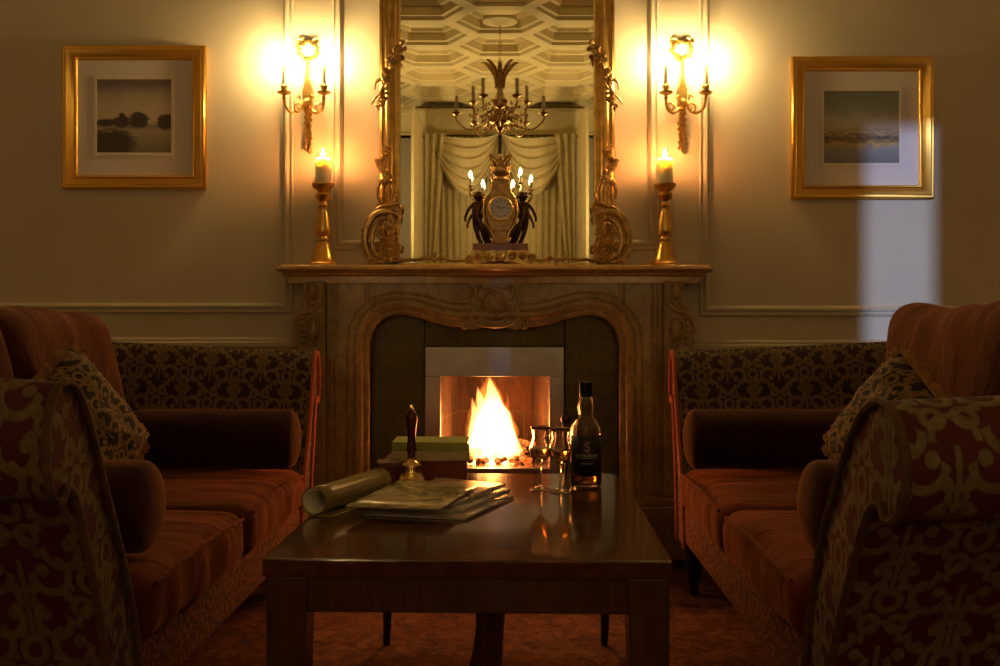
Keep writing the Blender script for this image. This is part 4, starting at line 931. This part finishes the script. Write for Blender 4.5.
# ---------------------------------------------------------------- sofas
Y0s, Y1s = 1.89, 3.65; YMID = (Y0s+Y1s)/2
def sofa(sg, xf, hn, m_near, label):
    X = lambda d: sg*(xf+d)
    t = thing('sofa', (X(.48), YMID, 0), label, 'sofa', 'pair of facing scroll-arm sofas')
    DP = .98
    def bxs(b, d0, d1, y0, y1, z0, z1): a, c_ = sorted((X(d0), X(d1))); return b.box(a, c_, y0, y1, z0, z1)
    vs, fs, _ = rbox(.95/2, (Y1s-Y0s)/2-.002, .075, .03, n=14, m=Matrix.Translation((X(.475+.0), YMID, .262))); MB().add(vs, fs).build('base', m_chen, t)
    hh = hn-.875
    def arm(near):
        prof = [(-.15, .19), (-.135, .3), (-.085, .45), (-.02, .58), (.055, .68), (.105, .743), (.155, .80), (.215, .848), (.285, .870), (.35, .852), (.392, .80), (.393, .74), (.36, .692), (.312, .68), (.285, .70), (.245, .685), (.205, .64), (.165, .58), (.09, .46), (.04, .35), (0, .19)]
        if near and sg < 0: prof = [(a*.66 if a > 0 else a, z) for a, z in prof]
        if not near: prof = [(a*.42 if a > 0 else a, z) for a, z in prof]
        pth = smooth_path([Vector((a, z+(hh*(z/.875)**3 if near else -.005), 0)) for a, z in prof], 4)
        n = len(pth); ys = [(Y0s-p.x) if near else (Y1s+p.x) for p in pth]; zs = [p.y for p in pth]
        acc = [0]
        for i in range(1, n): acc.append(acc[-1]+math.hypot(ys[i]-ys[i-1], zs[i]-zs[i-1]))
        b = MB(); ND = 10
        vs = []; uv = []
        for j in range(ND+1):
            d = DP*j/ND
            for i in range(n): vs.append((X(d), ys[i], zs[i]+.05*d*(zs[i]/.87)**2)); uv.append((d, acc[i]))
        fs = [(j*n+i, j*n+(i+1), (j+1)*n+(i+1), (j+1)*n+i) for j in range(ND) for i in range(n-1)]
        b.add(vs, fs, uv)
        # end faces (triangulated fan strips between inner and outer sides)
        for d in (0, DP):
            o = [(X(d), ys[i], zs[i]) for i in range(n)]; b.add(o, [tuple(range(n))], [(ys[i], zs[i]) for i in range(n)])
        mt = m_near if near else m_dam
        ao = b.build('arm', mt, t, ang=50)
        pp = MB(); pp.tube([(X(-.004), ys[i], zs[i]) for i in range(n)], .008, 7); pp.build('piping', m_pipe if not near else mt_pipe, ao)
        sp = MB()
        return ao
    mt_pipe = m_darkpipe
    arm(True); arm(False)
    # back
    def bk(u, v): return None
    prof = [(.80, .2), (.78, .5), (.80, .8), (.84, .9), (.90, .93), (.97, .92), (1.02, .86), (1.0, .6), (.99, .2)]
    pth = smooth_path([Vector((a, z, 0)) for a, z in prof], 4); b = MB(); n = len(pth); ya, yb_ = Y0s-.05, Y1s+.05
    vs = [(X(p.x), y, p.y) for y in (ya, yb_) for p in pth]; uv = [(y, i*.04) for y in (ya, yb_) for i in range(n)]
    b.add(vs, [(i, i+1, n+i+1, n+i) for i in range(n-1)]+[tuple(range(n)), tuple(range(n, 2*n))], uv); b.build('back', m_dam, t, ang=50)
    # seat cushions
    L2 = (Y1s-Y0s-.27)/2
    for i, yc in enumerate((Y0s+.135+L2/2, Y1s-.135-L2/2)):
        vs, fs, _ = rbox(.41, L2/2-.004, .074, .055, .016, n=34, m=Matrix.Translation((X(.385), yc, .395)), wr=.016, seed=i+3*sg+5, wscale=11)
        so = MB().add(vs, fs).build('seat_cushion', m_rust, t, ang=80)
        pp = MB(); pts = [(X(-.020), yc-L2/2+.05+(L2-.10)*q_/20, .449+.010*math.sin(PI*q_/20)+.003*noise.noise(Vector((q_*.5, i, sg)))) for q_ in range(21)]
        pp.tube(pts, .005, 6).build('piping', m_rust, so)
    for i, (ya, yb2) in enumerate(((2.0, 2.44), (2.45, 3.08)) if sg < 0 else ((2.0, 2.22), (2.23, 3.06))):
        wd = (yb2-ya)/2
        mm = Matrix.Translation((X(.605 if sg > 0 else .55), (ya+yb2)/2, .742)) @ Matrix.Rotation(sg*.20, 4, 'Y')
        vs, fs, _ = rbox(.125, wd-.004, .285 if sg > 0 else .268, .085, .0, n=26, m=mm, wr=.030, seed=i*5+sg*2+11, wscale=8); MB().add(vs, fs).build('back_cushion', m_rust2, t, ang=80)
    for y in (Y0s+.06, Y1s-.07):
        for d in (.045, .90):
            MB().lathe([(0, 0), (.014, 0), (.018, .01), (.014, .03), (.022, .06), (.030, .12), (.034, .16), (.034, .19), (0, .19)], (X(d), y, 0), 16).build('leg', m_dark, t)
    t.rotation_euler.z = math.radians(1.0 if sg > 0 else 1.2)*(-1 if sg > 0 else -1); t.location.x += (.012 if sg > 0 else -.015)
    return X
XR_ = sofa(1, .625, .868, m_damR, 'red and gold damask scroll-arm sofa with rust velvet seats on the right of the table')
XL_ = sofa(-1, .70, .895, m_damL, 'plum and gold damask scroll-arm sofa with rust velvet seats on the left of the table')
def bolster(x0, x1, y, z, label, nsd):
    r = .1; n = 40; b = MB(); pts = []; rs = []; Ln = abs(x1-x0)
    for i in range(n+1):
        t = .5-.5*math.cos(PI*i/n); e = min(t, 1-t)*Ln; q_ = min(1, e/.045)
        pts.append((x0+(x1-x0)*t, y, z+r)); rs.append(max(.004, r*math.sqrt(max(0, 1-(1-q_)**2.6))*(1+.02*noise.noise(Vector((t*6, nsd, 0))))))
    b.tube(pts, rs, 32); return tag(b.build('bolster', m_bol, ang=80), label, 'bolster', 'velvet bolsters')
bolster(.618, 1.2, 3.36, .487, 'dark red velvet bolster against the far arm of the right sofa', 1)
bolster(-.672, -1.25, 3.36, .487, 'dark red velvet bolster against the far arm of the left sofa', 2)
bolster(.655, 1.12, 2.17, .487, 'dark red velvet bolster behind the near arm of the right sofa', 3)
bolster(-.738, -1.2, 2.17, .487, 'dark red velvet bolster behind the near arm of the left sofa', 4)
def scatter(cx, cy, cz, rz, tilt, roll, w_, label, seed):
    m = Matrix.Translation((cx, cy, cz)) @ Matrix.Rotation(rz, 4, 'Z') @ Matrix.Rotation(tilt, 4, 'X') @ Matrix.Rotation(roll, 4, 'Y')
    vs, fs, uv = pillow(w_, w_, .075, m, seed=seed); t = tag(MB().add(vs, fs, uv).build('scatter_cushion', m_damC, ang=80), label, 'cushion', 'fringed scatter cushions')
    fr = MB(); N = 60
    for s_ in range(4):
        for i in range(N):
            u = -1+2*(i+.5)/N; u2 = u+random.uniform(-.02, .02); base = [(u, 1), (1, u), (u, -1), (-1, u)][s_]; tip = [(u2, 1.13), (1.13, u2), (u2, -1.13), (-1.13, u2)][s_]
            p0 = m @ Vector((base[0]*w_*.99, 0, base[1]*w_*.99)); p1 = m @ Vector((tip[0]*w_, random.uniform(-.008, .008), tip[1]*w_))
            fr.tube([p0, p0.lerp(p1, .5)+Vector((0, 0, .002)), p1], [.005, .006, .004], 4)
    tag(fr.build('fringe', m_fringe, t), kind='stuff')
scatter(.965, 2.47, .695, math.radians(-70), -.30, .62, .162, 'black and gold patterned fringed cushion leaning in the right sofa', 1)
scatter(-1.05, 2.50, .70, math.radians(70), -.30, -.62, .165, 'black and gold patterned fringed cushion leaning in the left sofa', 2)
